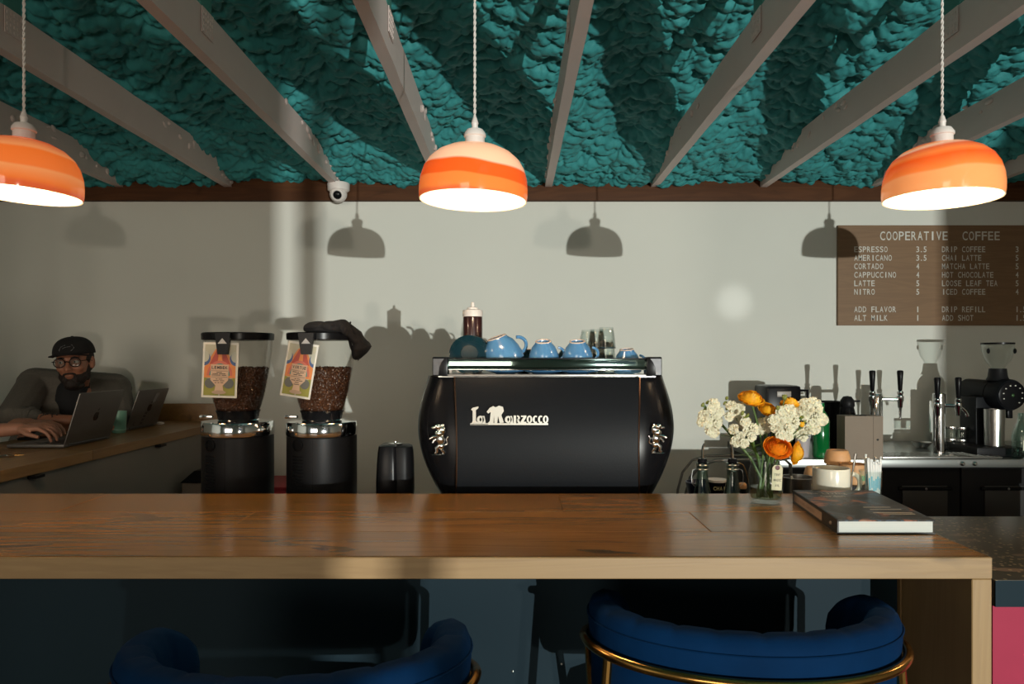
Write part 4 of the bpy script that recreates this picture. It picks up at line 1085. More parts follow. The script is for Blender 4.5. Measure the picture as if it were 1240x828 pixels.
# straws in a low glass
SYY = 1.90
stx = X(1056, SYY)
sg = thing('straw_holder', 'small clear glass holding paper-wrapped straws behind the book', 'glass', (stx-.004, SYY, TOP))
G().lathe([(0, 0), (.026, 0), (.028, .075), (.0265, .075), (.0245, .004), (0, .004)], n=32).build('tumbler', M_glass, sg)
random.seed(3)
M_wrap = pm('straw_wrap', (.66, .66, .64), .6, var=.04); M_wrapb = pm('straw_blue_print', (.16, .46, .60), .6)
for i, px in enumerate((1044.5, 1049, 1053, 1057, 1060.5, 1064.5, 1047.5, 1062)):
    yb = (-.010 if i < 6 else .012); x0 = (px-1054)*.0011
    dx = (px-1055)*.0006 
    t = thing('wrapped_straw', 'paper-wrapped straw with blue print, %s of the bundle' % (['leftmost front one', 'second front one from the left', 'third front one from the left', 'fourth front one from the left', 'fifth front one from the left', 'rightmost front one', 'back left one', 'back right one'][i]), 'straw', (stx+x0, SYY+yb, TOP+.005), 0, 'wrapped straws in the glass', (0, math.atan2(dx, .11), 0))
    L_ = [.098, .095, .088, .092, .088, .102, .105, .098][i]
    G().box((0, 0, L_/2), (.0068, .0062, L_), bev=.0025).build('wrapper', M_wrap, t)
    G().box((0, -.0032, L_*random.uniform(.35, .5)), (.0035, .0008, .03)).build('print', M_wrapb, t)
    g = G(); g.box((.001, 0, L_+.003), (.0078, .003, .007), Euler((.2, random.uniform(-.4, .4), random.random())), bev=.001); g.build('crimped_end', M_wrap, t)
# striped stirrer and a spoon
r = thing('coffee_stirrer', 'metal spoon handle sticking up behind the mug', 'spoon', (X(1030, 2.03), 2.03, WC))
G().tube([(-.006, 0, 0), (.004, 0, .20), (.010, 0, .235), (.014, 0, .262)], [.0022, .0022, .003, .0042], 8).build('handle', M_steel, r)
# book
bk = thing('art_book', 'thick hardcover photo book with dark pictorial cover on the bar corner', 'book', (0, 0, 0))
bz0, bz1 = TOP+.0005, TOP+.030
A = Vector((X(1015, 1.52), 1.522, 0)); Bp = Vector((X(1133, 1.52), 1.522, 0)); Cc = Vector((X(960, 1.865), 1.865, 0))
ux = (Bp-A); uy = (Cc-A)
# rectangle in plan: spine runs A->Cc, foot runs A->Bp
ux_n = ux.normalized(); uy_len = uy.length; Wd = ux.length
uy_n = uy.normalized()
ang_ = math.atan2(ux_n.y, ux_n.x)
def bp(u, v, z): return (A.x+ux.x*u+uy.x*v, A.y+ux.y*u+uy.y*v, z)
def slab(g, u0, u1, v0, v1, z0, z1): g._add([bp(u0, v0, z0), bp(u1, v0, z0), bp(u1, v1, z0), bp(u0, v1, z0), bp(u0, v0, z1), bp(u1, v0, z1), bp(u1, v1, z1), bp(u0, v1, z1)], [(0, 3, 2, 1), (4, 5, 6, 7), (0, 1, 5, 4), (1, 2, 6, 5), (2, 3, 7, 6), (3, 0, 4, 7)])
def cover_mat():
    m, t, out = nt('book_cover_photo'); b = nd(t, 'ShaderNodeBsdfPrincipled'); t.links.new(b.outputs[0], out.inputs[0])
    tc = nd(t, 'ShaderNodeTexCoord'); n = nd(t, 'ShaderNodeTexNoise'); n.inputs['Scale'].default_value = 11; n.inputs['Detail'].default_value = 5; n.inputs['Distortion'].default_value = 1.4
    t.links.new(tc.outputs['Object'], n.inputs['Vector']); cr = nd(t, 'ShaderNodeValToRGB'); e = cr.color_ramp.elements
    e[0].position = .41; e[0].color = (.016, .014, .013, 1); e[1].position = .66; e[1].color = (.30, .16, .11, 1)
    for p, c in ((.47, (.030, .024, .022, 1)), (.50, (.05, .075, .11, 1)), (.54, (.022, .018, .016, 1)), (.58, (.24, .085, .05, 1))): x = e.new(p); x.color = c
    t.links.new(n.outputs['Fac'], cr.inputs[0]); t.links.new(cr.outputs[0], b.inputs['Base Color']); b.inputs['Roughness'].default_value = .42; b.inputs['Specular IOR Level'].default_value = .25
    return m
MC = cover_mat(); MCe = pm('book_cloth_dark', (.020, .018, .016), .4)
g = G(); slab(g, 0, 1, 0, 1, bz1-.003, bz1); g.build('front_cover', MC, bk, smooth=False)
g = G(); slab(g, 0, 1, 0, 1, bz0, bz0+.003); g.build('back_cover', MCe, bk, smooth=False)
g = G(); slab(g, -.004, .012, 0, 1, bz0, bz1); sp = g.build('spine', MCe, bk, smooth=False)
g = G(); slab(g, .014, .985, .012, .985, bz0+.003, bz1-.003)
pgs = g.build('page_block', pm('page_edges', (.60, .62, .58), .8, var=.10, scale=60, stretch=(.05, 1, 9)), bk, smooth=False)
# spine label with grey print and pale cover lettering
nrm_s = Vector((-uy_n.y, uy_n.x, 0)); nrm_s = nrm_s if nrm_s.x < 0 else -nrm_s
def sp_pt(v, z, off): p = Vector(bp(-.004, v, z)) + nrm_s*off; return p
g = G(); g._add([sp_pt(.30, bz0+.005, .0004), sp_pt(.95, bz0+.005, .0004), sp_pt(.95, bz1-.006, .0004), sp_pt(.30, bz1-.006, .0004)], [(0, 1, 2, 3)]); g.build('spine_label', pm('spine_label_card', (.42, .29, .21), .6), sp, smooth=False)
ms = Matrix.Identity(4)
xax = (-uy_n); zax = nrm_s; yax = Vector((0, 0, 1))
o_ = sp_pt(.86, bz0+.0105, .0006)
Mx = Matrix(((xax.x, yax.x, zax.x, o_.x), (xax.y, yax.y, zax.y, o_.y), (xax.z, yax.z, zax.z, o_.z), (0, 0, 0, 1)))
g = G(); text_into(g, 'LIVING GARDEN', .0108, .0075, Mx, .0002, .0); g.build('spine_text', pm('spine_text_ink', (.16, .10, .07), .6), sp, smooth=False, recalc=False)
g = G(); p = sp_pt(.12, (bz0+bz1)/2, .0006); g.ell(p, (.0035, .0035, .004), None, 10, 6); g.build('publisher_mark', pm('mark_tan', (.40, .28, .18), .6), sp)
fc = [k for k in kids(bk) if k.name.startswith('front_cover')][0]
g = G()
for (s, u, v, ph_, hh_) in (('The Living', .10, .84, .0100, .022), ('Garden', .22, .73, .0100, .022)):
    o_ = Vector(bp(u, v, bz1+.0004))
    Mx = Matrix(((ux_n.x, uy_n.x, 0, o_.x), (ux_n.y, uy_n.y, 0, o_.y), (0, 0, 1, o_.z), (0, 0, 0, 1)))
    text_into(g, s, ph_, hh_, Mx, .0001, .0)
for (u, v, l_) in ((.50, .37, .30), (.53, .30, .34), (.50, .20, .42), (.58, .16, .34)):   # fine print, unreadable in the photo
    slab(g, u, u+l_, v, v+.018, bz1+.0001, bz1+.0004)
g.build('cover_lettering', pm('cover_letter_ink', (.45, .40, .34), .5), fc, smooth=False, recalc=False)

# ---------------------------------------------------------------- things on the work counter, right part
def wcP(px, Y_): return (X(px, Y_), Y_, WC)
def pour_bottle(px, lab, rz):
    Y_ = 2.09
    r = thing('syrup_bottle', lab, 'bottle', wcP(px, Y_), rz, 'swing-top syrup bottles with steel pourers')
    z1 = Z(560, Y_)-WC; zt = Z(537, Y_)-WC
    G().lathe([(0, 0), (.036, 0), (.038, .008), (.038, z1*.28), (.034, z1*.45), (.020, z1*.70), (.0155, z1*.85), (.017, z1*.97), (.0175, z1), (.012, z1), (.013, z1*.85), (.018, z1*.7), (.032, z1*.45), (.035, .01), (0, .008)], n=32).build('glass_body', M_glassg, r)
    G().lathe([(0, .010), (.034, .012), (.034, z1*.28), (.030, z1*.44), (0, z1*.44)], n=24).build('syrup', thin_glass('syrup_'+str(px), (.80, .82, .76), .05), r)
    G().lathe([(0, z1-.01), (.012, z1-.01), (.012, z1), (.0145, z1+.002), (.012, z1+.012), (0, z1+.013)], n=20).build('cork', M_blackg, r)
    G().tube([(0, 0, z1+.010), (0, 0, zt-.02), (-.002, 0, zt-.008), (-.006, 0, zt)], [.0042, .0036, .0034, .0028], 10).build('pourer', M_chrome, r)
    g = G(); g.lathe([(.0178, z1-.020), (.0190, z1-.018), (.0178, z1-.016)], n=24, caps=False)
    g.lathe([(.0178, z1-.008), (.0190, z1-.006), (.0178, z1-.004)], n=24, caps=False)
    g.tube([(.018, 0, z1-.018), (.028, 0, z1-.022), (.031, 0, z1-.04), (.030, 0, z1-.06), (.022, 0, z1-.068)], .0010, 6)
    g.build('bail_wire', M_steel, r)
    return r
pour_bottle(850.5, 'swing-top syrup bottle with steel pourer, beside the coffee machine', math.pi)
pour_bottle(887, 'swing-top syrup bottle with steel pourer, just left of the jar', 0)
# tea tin
r = thing('tea_tin', 'squat dark tin with pale lid and lettering between the syrup bottles', 'tin', wcP(868, 2.3))
h = Z(580, 2.3)-WC
G().lathe([(0, 0), (.030, 0), (.030, h-.004), (0, h-.004)], n=28).build('can', M_blackg, r)
G().lathe([(.031, h-.007), (.0315, h), (0, h+.001)], n=28).build('lid', M_white, r)
g = G(); text_into(g, 'CHAI', .010, .012, at((-.020, -.0305, h-.030)), .0003, .02); g.build('tin_text', pm('tin_ink', (.5, .44, .22), .6), r, smooth=False, recalc=False)
# wooden handled strainer
r = thing('tea_strainer', 'wire strainer loop with small wooden stopper left of the jar', 'strainer', wcP(899, 2.2))
kk = 2.2/F
cz = Z(577, 2.2)-WC
g = G(); g.tube([(-11*kk, 0, cz+.0), (-12*kk, 0, cz+8*kk), (-8*kk, 0, cz+15*kk), (-4*kk, 0, cz+17*kk), (1*kk, 0, cz+14*kk), (5*kk, 0, cz+5*kk), (8*kk, 0, cz-9*kk)], .0017, 7); g.build('wire_loop', M_brass, r)
G().lathe([(0, 0), (.011, 0), (.013, .004), (.012, .014), (.008, .018), (0, .018)], (0, 0, cz-.036), 20).build('stopper', M_tan, r)
G().cyl((0, 0, 0), (0, 0, cz-.036), .012, .012, 18).build('stand', M_blackg, r)
# steel shaker tins, cups
def pot(name, lab, cat, px, Y_, pyt, rad, mat, group=None, z0=WC, taper=.92):
    r = thing(name, lab, cat, (X(px, Y_), Y_, z0), 0, group); h = Z(pyt, Y_)-z0
    G().lathe([(0, 0), (rad*taper, 0), (rad, h-.004), (rad*1.02, h-.002), (rad*1.02, h), (rad*.95, h), (rad*.9, .006), (0, .005)], n=36).build('wall', mat, r)
    return r, h
r, h = pot('steel_cup', 'polished steel milk cup just right of the flower jar', 'cup', 967, 2.10, 577, .046, M_steel)
G().lathe([(.0462, h*.7), (.047, h*.72), (.0465, h*.74)], n=36, caps=False).build('groove', M_chrome, r)
r = thing('striped_straw', 'black and white striped straw leaning in the steel cup', 'straw', (X(979, 2.08), 2.08, WC+.07), 0, None, (0, R(-22), 0))
for k in range(12):
    G().cyl((0, 0, k*.012), (0, 0, (k+1)*.012), .003, .003, 10).build('stripe', M_ink if k % 2 else M_paper, r)
def stone_cup(px, Y_, pyt, pyb, lab, inv=True, band=None):
    w0 = 15.0
    z0 = Z(pyb, Y_)
    r = thing('stoneware_cup', lab, 'cup', (X(px, Y_), Y_, z0), 0, 'tan stoneware cups behind the mug'); h = Z(pyt, Y_)-z0; rad = .040
    pr = [(0, 0), (rad, 0), (rad*1.0, .004), (rad*.92, h*.6), (rad*.80, h*.95), (rad*.74, h), (0, h)]
    if not inv: pr = [(0, 0), (rad*.8, 0), (rad*.95, h*.5), (rad, h), (rad*.94, h), (rad*.88, .006), (0, .006)]
    G().lathe(pr, n=36).build('body', M_tan, r)
    if band: G().box((rad*.35, -rad*.92, h*.35), (.012, .004, .014)).build('green_stamp', pm('green_stamp', (.01, .22, .05), .5), r)
    return r
# stand of stacked cups: risers reach the counter
hS = Z(597, 2.25)
rk = thing('cup_crate', 'low black crate holding the stoneware cups behind the mug', 'crate', (X(1008, 2.25), 2.25, WC))
G().box((0, 0, (Z(583, 2.25)-WC)/2), (.19, .16, Z(583, 2.25)-WC), bev=.004).build('crate_body', M_black, rk)
CT = Z(583, 2.25)
def sc2(px, Y_, h, lab, inv, band=False, z=None):
    z = CT if z is None else z
    pyb = VY-(z-EYE)*F/Y_; pyt = VY-(z+h-EYE)*F/Y_
    return stone_cup(px, Y_, pyt, pyb, lab, inv, band)
sc2(989, 2.22, .050, 'upside-down tan stoneware cup left of the mug rim', True)
c_ = sc2(1014, 2.29, .050, 'tan stoneware cup directly under the topmost upturned cup', True)
sc2(1014, 2.29, .042, 'topmost upside-down tan stoneware cup behind the mug', True, z=CT+.051)
sc2(1033, 2.22, .060, 'tan stoneware cup with a green stamp behind the mug handle', False, True)
# steel tube rack and navy bowl behind the syrup bottles
r = thing('dish_rack', 'grey steel tube rack with a navy bowl behind the syrup bottles', 'rack', wcP(880, 2.62))
pts = [P(829, 620, 2.62), P(830, 600, 2.62), P(836, 578, 2.62), P(848, 563, 2.62), P(866, 557.5, 2.62), P(900, 556.5, 2.62), P(950, 556, 2.62), P(957, 562, 2.62), P(959, 602, 2.62), P(959, 620, 2.62)]
pts = [p-Vector(r.location) for p in pts]
pts[0].z = 0; pts[-1].z = 0
G().tube(pts, .0062, 10).build('hoop', pm('grey_tube', (.13, .13, .12), .4, .5), r)
G().tube([p+Vector((0, .12, 0)) for p in pts], .005, 8).build('hoop', MATS['grey_tube'], r)
G().box((0, .06, .01), (.36, .14, .012)).build('base', M_steel, r)
bb = thing('navy_bowl', 'navy enamel bowl beside the steel tube rack', 'bowl', wcP(850, 2.45)); h = Z(583, 2.45)-WC
G().lathe([(0, 0), (.025, 0), (.04, h*.4), (.055, h), (.052, h), (.03, h*.4), (0, .01)], n=32).build('bowl', M_navy, bb)

# ---------------------------------------------------------------- things on the back counter
def bP(px, Y_): return (X(px, Y_), Y_, BC)
def faucet(g, gb, x, y, z, sc=1.0, dirx=1, spout=False):
    """x,y,z: shank end; handle rises above"""
    g.lathe([(.008, -.05), (.011, -.045), (.013, -.02), (.017, -.01), (.017, .012), (.012, .018), (.015, .026), (.015, .034), (.008, .040)], (x, y, z), 18)
    gb.lathe([(.008, .038), (.010, .045), (.013, .10), (.0155, .135), (.013, .142), (0, .144)], (x, y, z), 16)
    if spout: g.tube([(x, y, z-.005), (x+dirx*.02, y, z-.012), (x+dirx*.038, y, z-.030), (x+dirx*.046, y, z-.052)], [.010, .009, .008, .008], 10)
    else: g.lathe([(.0055, -.105), (.007, -.06), (.009, -.045)], (x, y, z), 14)
# left tower: column plus two long faucets
TY1 = 3.72
tA = thing('beer_tap_tower', 'chrome tap tower with two black-handled faucets, left one behind the kraft box', 'tap', bP(1061, TY1))
k = TY1/F; zc = Z(476, TY1)-BC
G().lathe([(.038, 0), (.038, .006), (.030, .010), (.030, zc-.012), (.026, zc-.003), (.012, zc), (0, zc)], n=32).build('column', M_chrome, tA)
for px in (1050.5, 1087.5):
    x = X(px, TY1)-tA.location.x; zz = Z(482, TY1)-BC
    g = G(); gb = G(); faucet(g, gb, x, -.05 if px < 1060 else -.02, zz)
    g.cyl((0, 0, zz-.005), (x, -.05 if px < 1060 else -.02, zz-.005), .0085, .0085, 12)
    f_ = g.build('faucet', M_chrome, tA); gb.build('tap_handle', M_blackg, f_)
TY2 = 3.66
tB = thing('nitro_tap_tower', 'chrome tap tower with bent spout in the middle of the drip tray', 'tap', bP(1137, TY2))
zc = Z(476, TY2)-BC
G().lathe([(.040, 0), (.040, .006), (.029, .010), (.029, zc-.004), (.026, zc), (0, zc)], n=32).build('column', M_chrome, tB)
for px, sp_ in ((1128, False), (1156, True)):
    x = X(px, TY2)-tB.location.x; zz = Z(480, TY2)-BC-.045
    g = G(); gb = G(); faucet(g, gb, x, -.05 if not sp_ else -.03, zz, spout=sp_)
    g.cyl((0, 0, zz), (x, -.05 if not sp_ else -.03, zz), .009, .009, 12)
    f_ = g.build('faucet', M_chrome, tB); hd = gb.build('tap_handle', M_blackg, f_)
dt = thing('drip_tray', 'long stainless drip tray set in the back counter below the taps', 'tray', (X(1125, 3.62), 3.62, BC))
g = G().box((0, 0, .004), (.62, .17, .008), bev=.002)
g.build('pan', M_steel, dt)
g = G()
for i in range(28): g.box((-.297+i*.022, 0, .0095), (.006, .15, .003))
tag(g.build('grille', M_chrome, dt), kind='stuff')
# small dish
r = thing('steel_dish', 'small shallow steel dish behind the middle tap tower', 'dish', bP(1116, 3.95))
G().lathe([(0, 0), (.025, 0), (.05, .03), (.052, .033), (.048, .032), (.024, .006), (0, .005)], n=28).build('bowl', M_steel, r)
# glass jars stacked
jm = G().lathe([(0, 0), (.034, 0), (.036, .006), (.036, .045), (.033, .050), (.030, .050), (.032, .044), (.032, .006), (0, .006)], n=24).mesh('jar_glass', M_glass)
jl = G().lathe([(0, .048), (.036, .048), (.037, .052), (.036, .062), (0, .063)], n=24).mesh('jar_lid', M_chrome)
for i, (px, dy, kz, lab) in enumerate(((1151, 0, 0, 'lower left'), (1164, -.03, 0, 'lower right'), (1151, 0, 1, 'upper left'), (1164, -.03, 1, 'upper right'))):
    p = bP(px, 3.86+dy); t = thing('spice_jar', 'short lidded glass jar, %s of the four beside the middle tap' % lab, 'jar', (p[0], p[1], p[2]+kz*.064), 0, 'stacked lidded jars')
    obj_of('glass_body', jm, t); obj_of('lid', jl, t)
# kraft box
r = thing('kraft_box', 'plain tall kraft cardboard box on the back counter left of the taps', 'box', bP(1041, 3.56), R(0))
h = Z(503, 3.55)-BC
G().box((0, 0, h/2), (.185, .09, h), bev=.002).build('carton', M_box, r)
G().box((.045, -.0455, h/2), (.0015, .001, h-.004)).build('seam', pm('box_seam', (.14, .11, .09), .8), r)
g = G().ell((.066, -.0455, h*.45), (.006, .002, .005), None, 12, 6); g.ell((0, 0, h+.001), (.035, .02, .003), None, 14, 6); g.build('hole', M_ink, r)
# dark thermos, carafe, green bottle, airpot, pale tumbler
r = thing('thermos', 'black vacuum flask with flip lid between the green bottle and the kraft box', 'flask', bP(1026, 3.75))
h = Z(480, 3.75)-BC
G().lathe([(0, 0), (.042, 0), (.044, .01), (.044, h*.62), (.036, h*.75), (.030, h*.82), (0, h*.82)], n=28).build('body', M_blackg, r)
G().lathe([(.032, h*.81), (.036, h*.84), (.034, h*.93), (.020, h), (0, h+.004)], n=24).build('lid', M_black, r)
G().box((.035, -.01, h*.92), (.05, .014, .010), bev=.003).build('lever', M_black, r)
G().lathe([(.0445, h*.45), (.0448, h*.46), (.0448, h*.60), (.0445, h*.61)], n=28, caps=False).build('band', M_steel, r)
r = thing('carafe', 'black coffee carafe right behind the green bottle', 'carafe', bP(1004, 3.93))
h = Z(487, 3.82)-BC
G().lathe([(0, 0), (.05, 0), (.055, .02), (.050, h*.6), (.062, h*.95), (.063, h), (.058, h), (.046, h*.6), (0, .01)], n=28).build('body', M_blackg, r)
G().tube([(.055, 0, h*.85), (.085, 0, h*.8), (.088, 0, h*.5), (.055, 0, h*.35)], .008, 8).build('handle', M_blackg, r)
r = thing('green_bottle', 'green glass bottle on the back counter behind the bouquet', 'bottle', bP(994, 3.60))
h = Z(492, 3.6)-BC
G().lathe([(0, 0), (.038, 0), (.040, .006), (.040, h*.72), (.030, h*.84), (.016, h*.92), (.015, h), (0, h)], n=28).build('body', M_green, r)
G().lathe([(.0165, h*.97), (.0175, h), (.0165, h+.018), (0, h+.019)], n=20).build('cap', M_green, r)
r = thing('pale_tumbler', 'pale lilac plastic tumbler left of the green bottle', 'cup', bP(972, 3.60))
h = Z(528, 3.6)-BC
G().lathe([(0, 0), (.028, 0), (.036, h), (.033, h), (.026, .006), (0, .006)], n=28).build('body', pm('lilac_plastic', (.42, .38, .40), .5), r)
r = thing('airpot', 'black coffee brewer with steel display and side handle above the flowers', 'coffee brewer', bP(941, 3.95))
kq = 3.95/F; h = Z(466, 3.95)-BC
G().box((.0, 0, h*.5), (.19, .2, h), bev=.02).build('body', M_blackg, r)
G().box((.0, -.102, h-.045), (.075, .006, .030), bev=.003).build('display', pm('display_grey', (.30, .26, .22), .4), r)
G().ell((.005, -.105, h-.085), (.010, .004, .010), None, 12, 8).build('button', pm('button_blue', (.25, .35, .5), .3), r)
G().tube([(.09, 0, h-.05), (.12, 0, h-.03), (.165, 0, h-.03), (.165, 0, h-.085)], .008, 8).build('handle', M_blackg, r)
r.location.x = max(r.location.x, BX0+.105)
r = thing('paper_stack', 'small pale box at the left edge of the back counter', 'box', bP(962, 3.56))
G().box((0, 0, .018), (.07, .06, .036), bev=.003).build('carton', M_paper, r)
G().box((0, 0, .037), (.072, .062, .004), bev=.001).build('lid', M_paper, r)
# shop grinder on the right
EYK = 3.78
ek = thing('filter_grinder', 'black filter coffee grinder with glass bowl hopper at the right edge', 'coffee grinder', bP(1205, EYK))
k = EYK/F; kz = lambda py: Z(py, EYK)-BC; kxx = lambda px: X(px, EYK)-ek.location.x
# a base, b column, c barrel, d dial, e hopper, f can
G().box((X(1212, 3.6)-ek.location.x, -.03, .022), (.235, .30, .044), bev=.006).build('base', M_black, ek)
G().box((X(1186, 3.80)-ek.location.x, .04, (kz(480)+.04)/2), (.10, .14, kz(480)-.04), bev=.008).build('column', M_blackm, ek)
# barrel runs from left-back to right-front
ax0 = Vector((X(1173, 3.98)-ek.location.x, .20, kz(475))); ax1 = Vector((X(1225, 3.66)-ek.location.x, -.12, kz(477)))
dv = (ax1-ax0).normalized(); Mq = dv.to_track_quat('Z', 'Y').to_matrix().to_4x4(); L_ = (ax1-ax0).length
G().lathe([(0, -.01), (.060, -.008), (.066, .0), (.068, L_*.55), (.074, L_*.56), (.074, L_*.66), (.070, L_*.67), (.070, L_*.70), (.080, L_*.71), (.080, L_*.96), (.074, L_), (0, L_)], ax0, 40, Mq).build('motor_barrel', M_blackm, ek)
dd = G().lathe([(.070, L_-.001), (.071, L_+.006), (.060, L_+.009), (0, L_+.009)], ax0, 36, Mq).build('dial', M_blackg, ek)
g = G()
for q in range(9):
    a = R(200-q*31); c0 = Mq @ Vector((.050*math.cos(a), .050*math.sin(a), L_+.010)); g.ell(ax0+c0, (.0045, .003, .003), None, 8, 6)
g.build('dial_marks', M_paper, dd)
G().ell(ax0+(Mq @ Vector((0, 0, L_+.009))), (.008, .004, .008), None, 12, 8).build('dial_badge', pm('dial_green', (.02, .07, .015), .4), dd)
hx = X(1205, 3.77)-ek.location.x
G().lathe([(.055, kz(458)-.01), (.045, kz(456)), (.040, kz(446)), (0, kz(446))], (hx, -.03, 0), 28).build('neck', M_black, ek)
hp = G().lathe([(.030, kz(447)), (.034, kz(444)), (.058, kz(436)), (.069, kz(427)), (.074, kz(418)), (.075, kz(416))], (hx, -.03, 0), 36, caps=False).build('glass_bowl', M_glass, ek)
G().lathe([(0, kz(417)), (.076, kz(417)), (.076, kz(415)), (0, kz(414.6))], (hx, -.03, 0), 36).build('bowl_lid', M_blackg, ek)
G().ell((hx-.068, -.06, kz(425)), (.006, .012, .014), None, 12, 8).build('hopper_stud', M_black, ek)
G().ell((hx+.068, -.06, kz(425)), (.006, .012, .014), None, 12, 8).build('hopper_stud', M_black, ek)
cn = thing('grounds_canister', 'steel canister standing on the base of the right-edge grinder', 'canister', (X(1204, EYK-.09), EYK-.09, BC+.045))
hcn = Z(495, EYK-.09)-BC-.046
G().lathe([(0, 0), (.044, 0), (.047, hcn), (.044, hcn), (.042, .006), (0, .006)], n=32).build('can', M_steel, cn)
G().box((X(1222, 3.7)-ek.location.x, -.08, kz(499)), (.025, .02, .05), bev=.004).build('bag_clamp', M_blackg, ek)
r = thing('glass_bottle', 'clear pale green glass bottle at the right edge of the frame', 'bottle', bP(1236, 3.55))
h = Z(500, 3.55)-BC
G().lathe([(0, 0), (.036, 0), (.038, .01), (.038, h*.48), (.030, h*.66), (.014, h*.82), (.013, h), (.010, h), (.011, h*.82), (.034, h*.45), (.034, .012), (0, .010)], n=28).build('body', M_glassg, r)
G().box((0, -.0385, h*.30), (.03, .001, .05)).build('label_sticker', M_paper, r)

# ---------------------------------------------------------------- bin and red crate far left
r = thing('waste_bin', 'pale waste bin with black swing lid behind the left grinder', 'bin', (-1.535, 3.75, 0))
h = Z(583, 3.6)
G().box((0, 0, (h-.01)/2), (.24, .26, h-.01), bev=.01).build('bin_body', pm('bin_grey', (.22, .19, .16), .6), r)
g = G(); g._add([(-.125, -.135, h-.01), (.125, -.135, h-.01), (.125, .135, h-.01), (-.125, .135, h-.01), (-.07, -.10, h+.045), (.10, -.10, h+.05), (.10, .10, h+.05), (-.07, .10, h+.045)], [(0, 3, 2, 1), (4, 5, 6, 7), (0, 1, 5, 4), (1, 2, 6, 5), (2, 3, 7, 6), (3, 0, 4, 7)])
g.build('swing_lid', M_black, r)
r = thing('red_crate', 'red plastic crate stack against the wall, seen between the grinders', 'crate', (X(350, 4.05), 4.05, 0))
h = Z(583, 4.0)
for k in range(3):
    hh_ = h/3; g = G().box((0, 0, k*hh_+hh_/2), (.40, .36, hh_-.006), bev=.008); g.box((0, 0, (k+1)*hh_-.014), (.415, .375, .018), bev=.004); g.build('crate', M_red, r)
# ---------------------------------------------------------------- velvet bar chairs
def make_chair(lab):
    r = thing('velvet_bar_chair', lab, 'bar chair', (0, 0, 0), 0, 'blue velvet bar chairs at the counter')
    n = 120
    def path(s):   # s in -1..1 ; plan curve, back at y=-.. arms forward
        a = R(118)*s
        x = .238*math.sin(a)*(1 if abs(s) < .8 else 1-.10*((abs(s)-.8)/.2)**2)
        y = -.155*math.cos(a) if abs(a) < math.pi/2 else .155*1.35*(-math.cos(a))
        return Vector((x, y, 0))
    g = G(); K = 18; vs = []; fs = []
    for i in range(n+1):
        s = -1+2*i/n; p = path(s); tg = (path(min(1, s+.01))-path(max(-1, s-.01))).normalized(); nr = Vector((tg.y, -tg.x, 0))  # outward
        e = min(1, (1-abs(s))/.16); e = math.sqrt(max(0, 1-(1-e)**2))
        ch = abs(math.sin(math.pi*s*7.0)); groove = 1-.16*(1-ch)**3
        T = .034*max(.12, e)*1.0; top = .995-.030*(1-e)-.012*abs(s)**2*0; bot = .79+.05*(1-e)+.03*abs(s)**4
        hz = (top-bot)/2; zc = (top+bot)/2; hz *= max(.3, e)**.6
        for q in range(K):
            a = 2*math.pi*q/K; cx_, sz = math.cos(a), math.sin(a)
            xx = (abs(cx_)**.55)*(1 if cx_ > 0 else -1); zz = (abs(sz)**.5)*(1 if sz > 0 else -1)
            tk = T*xx; 
            if xx < 0: tk *= groove
            zf = zz*hz
            if zz > .2: zf *= 1-.03*(1-ch)**3
            v = p + nr*(tk + .010*max(0, zz)); vs.append((v.x, v.y, zc+zf))
    for i in range(n):
        for q in range(K): fs.append((i*K+q, i*K+(q+1) % K, (i+1)*K+(q+1) % K, (i+1)*K+q))
    fs += [list(range(K))[::-1], [n*K+q for q in range(K)]]
    g._add(vs, fs); sh = g.build('backrest', M_velvet, r, ang=80)
    # top piping seam
    g = G(); pts = []
    for i in range(61):
        s = -.93+1.86*i/60; p = path(s); tg = (path(s+.01)-path(s-.01)).normalized(); nr = Vector((tg.y, -tg.x, 0)); pts.append(p+nr*.0395+Vector((0, 0, .968)))
    g.tube(pts, .0022, 6); g.build('piping', M_velvet, sh)
    g = G().lathe([(0, .695), (.19, .695), (.212, .705), (.216, .73), (.205, .760), (.17, .772), (0, .778)], (0, .02, 0), 40); g.build('seat', M_velvet, r)
    # brass hoop around the shell, ends running down as legs
    g = G(); pts = []
    for i in range(61):
        s = -.86+1.72*i/60; p = path(s); tg = (path(s+.01)-path(s-.01)).normalized(); nr = Vector((tg.y, -tg.x, 0))
        dn = 0 if abs(s) < .72 else -(abs(s)-.72)*.10
        pts.append(p+nr*.047+Vector((0, 0, .928+dn)))
    g.tube(pts, .0085, 12); g.build('hoop', M_brass, r)
    for sx in (-1, 1):
        for (yy, z1) in ((.10, .915), (-.09, .925)):
            if yy > 0: top = (sx*.276, .06, z1)
            else: top = (sx*.245, -.09, z1)
            G().tube([top, (sx*.262, yy, .70), (sx*.235, yy*1.7, .02), (sx*.235, yy*1.7, .0)], [.0085, .0085, .0075, .0075], 10).build('leg', M_brass, r)
    g = G(); g.tube([(.235*math.cos(a)*.95, .17*math.sin(a), .28) for a in [2*math.pi*i/40 for i in range(40)]], .007, 8, closed=True); g.build('foot_ring', M_brass, r)
    g = G().box((0, .02, .69), (.36, .30, .012)); g.build('seat_frame', M_black, r)
    return r
ch = make_chair('blue velvet bar chair with brass hoop, on the right under the bar')
ch.location = (.415, 1.335, 0); ch.rotation_euler = (0, 0, R(-4))
copy_tree(ch, (-.345, 1.17, 0), R(5), 'blue velvet bar chair nearest to us, on the left')

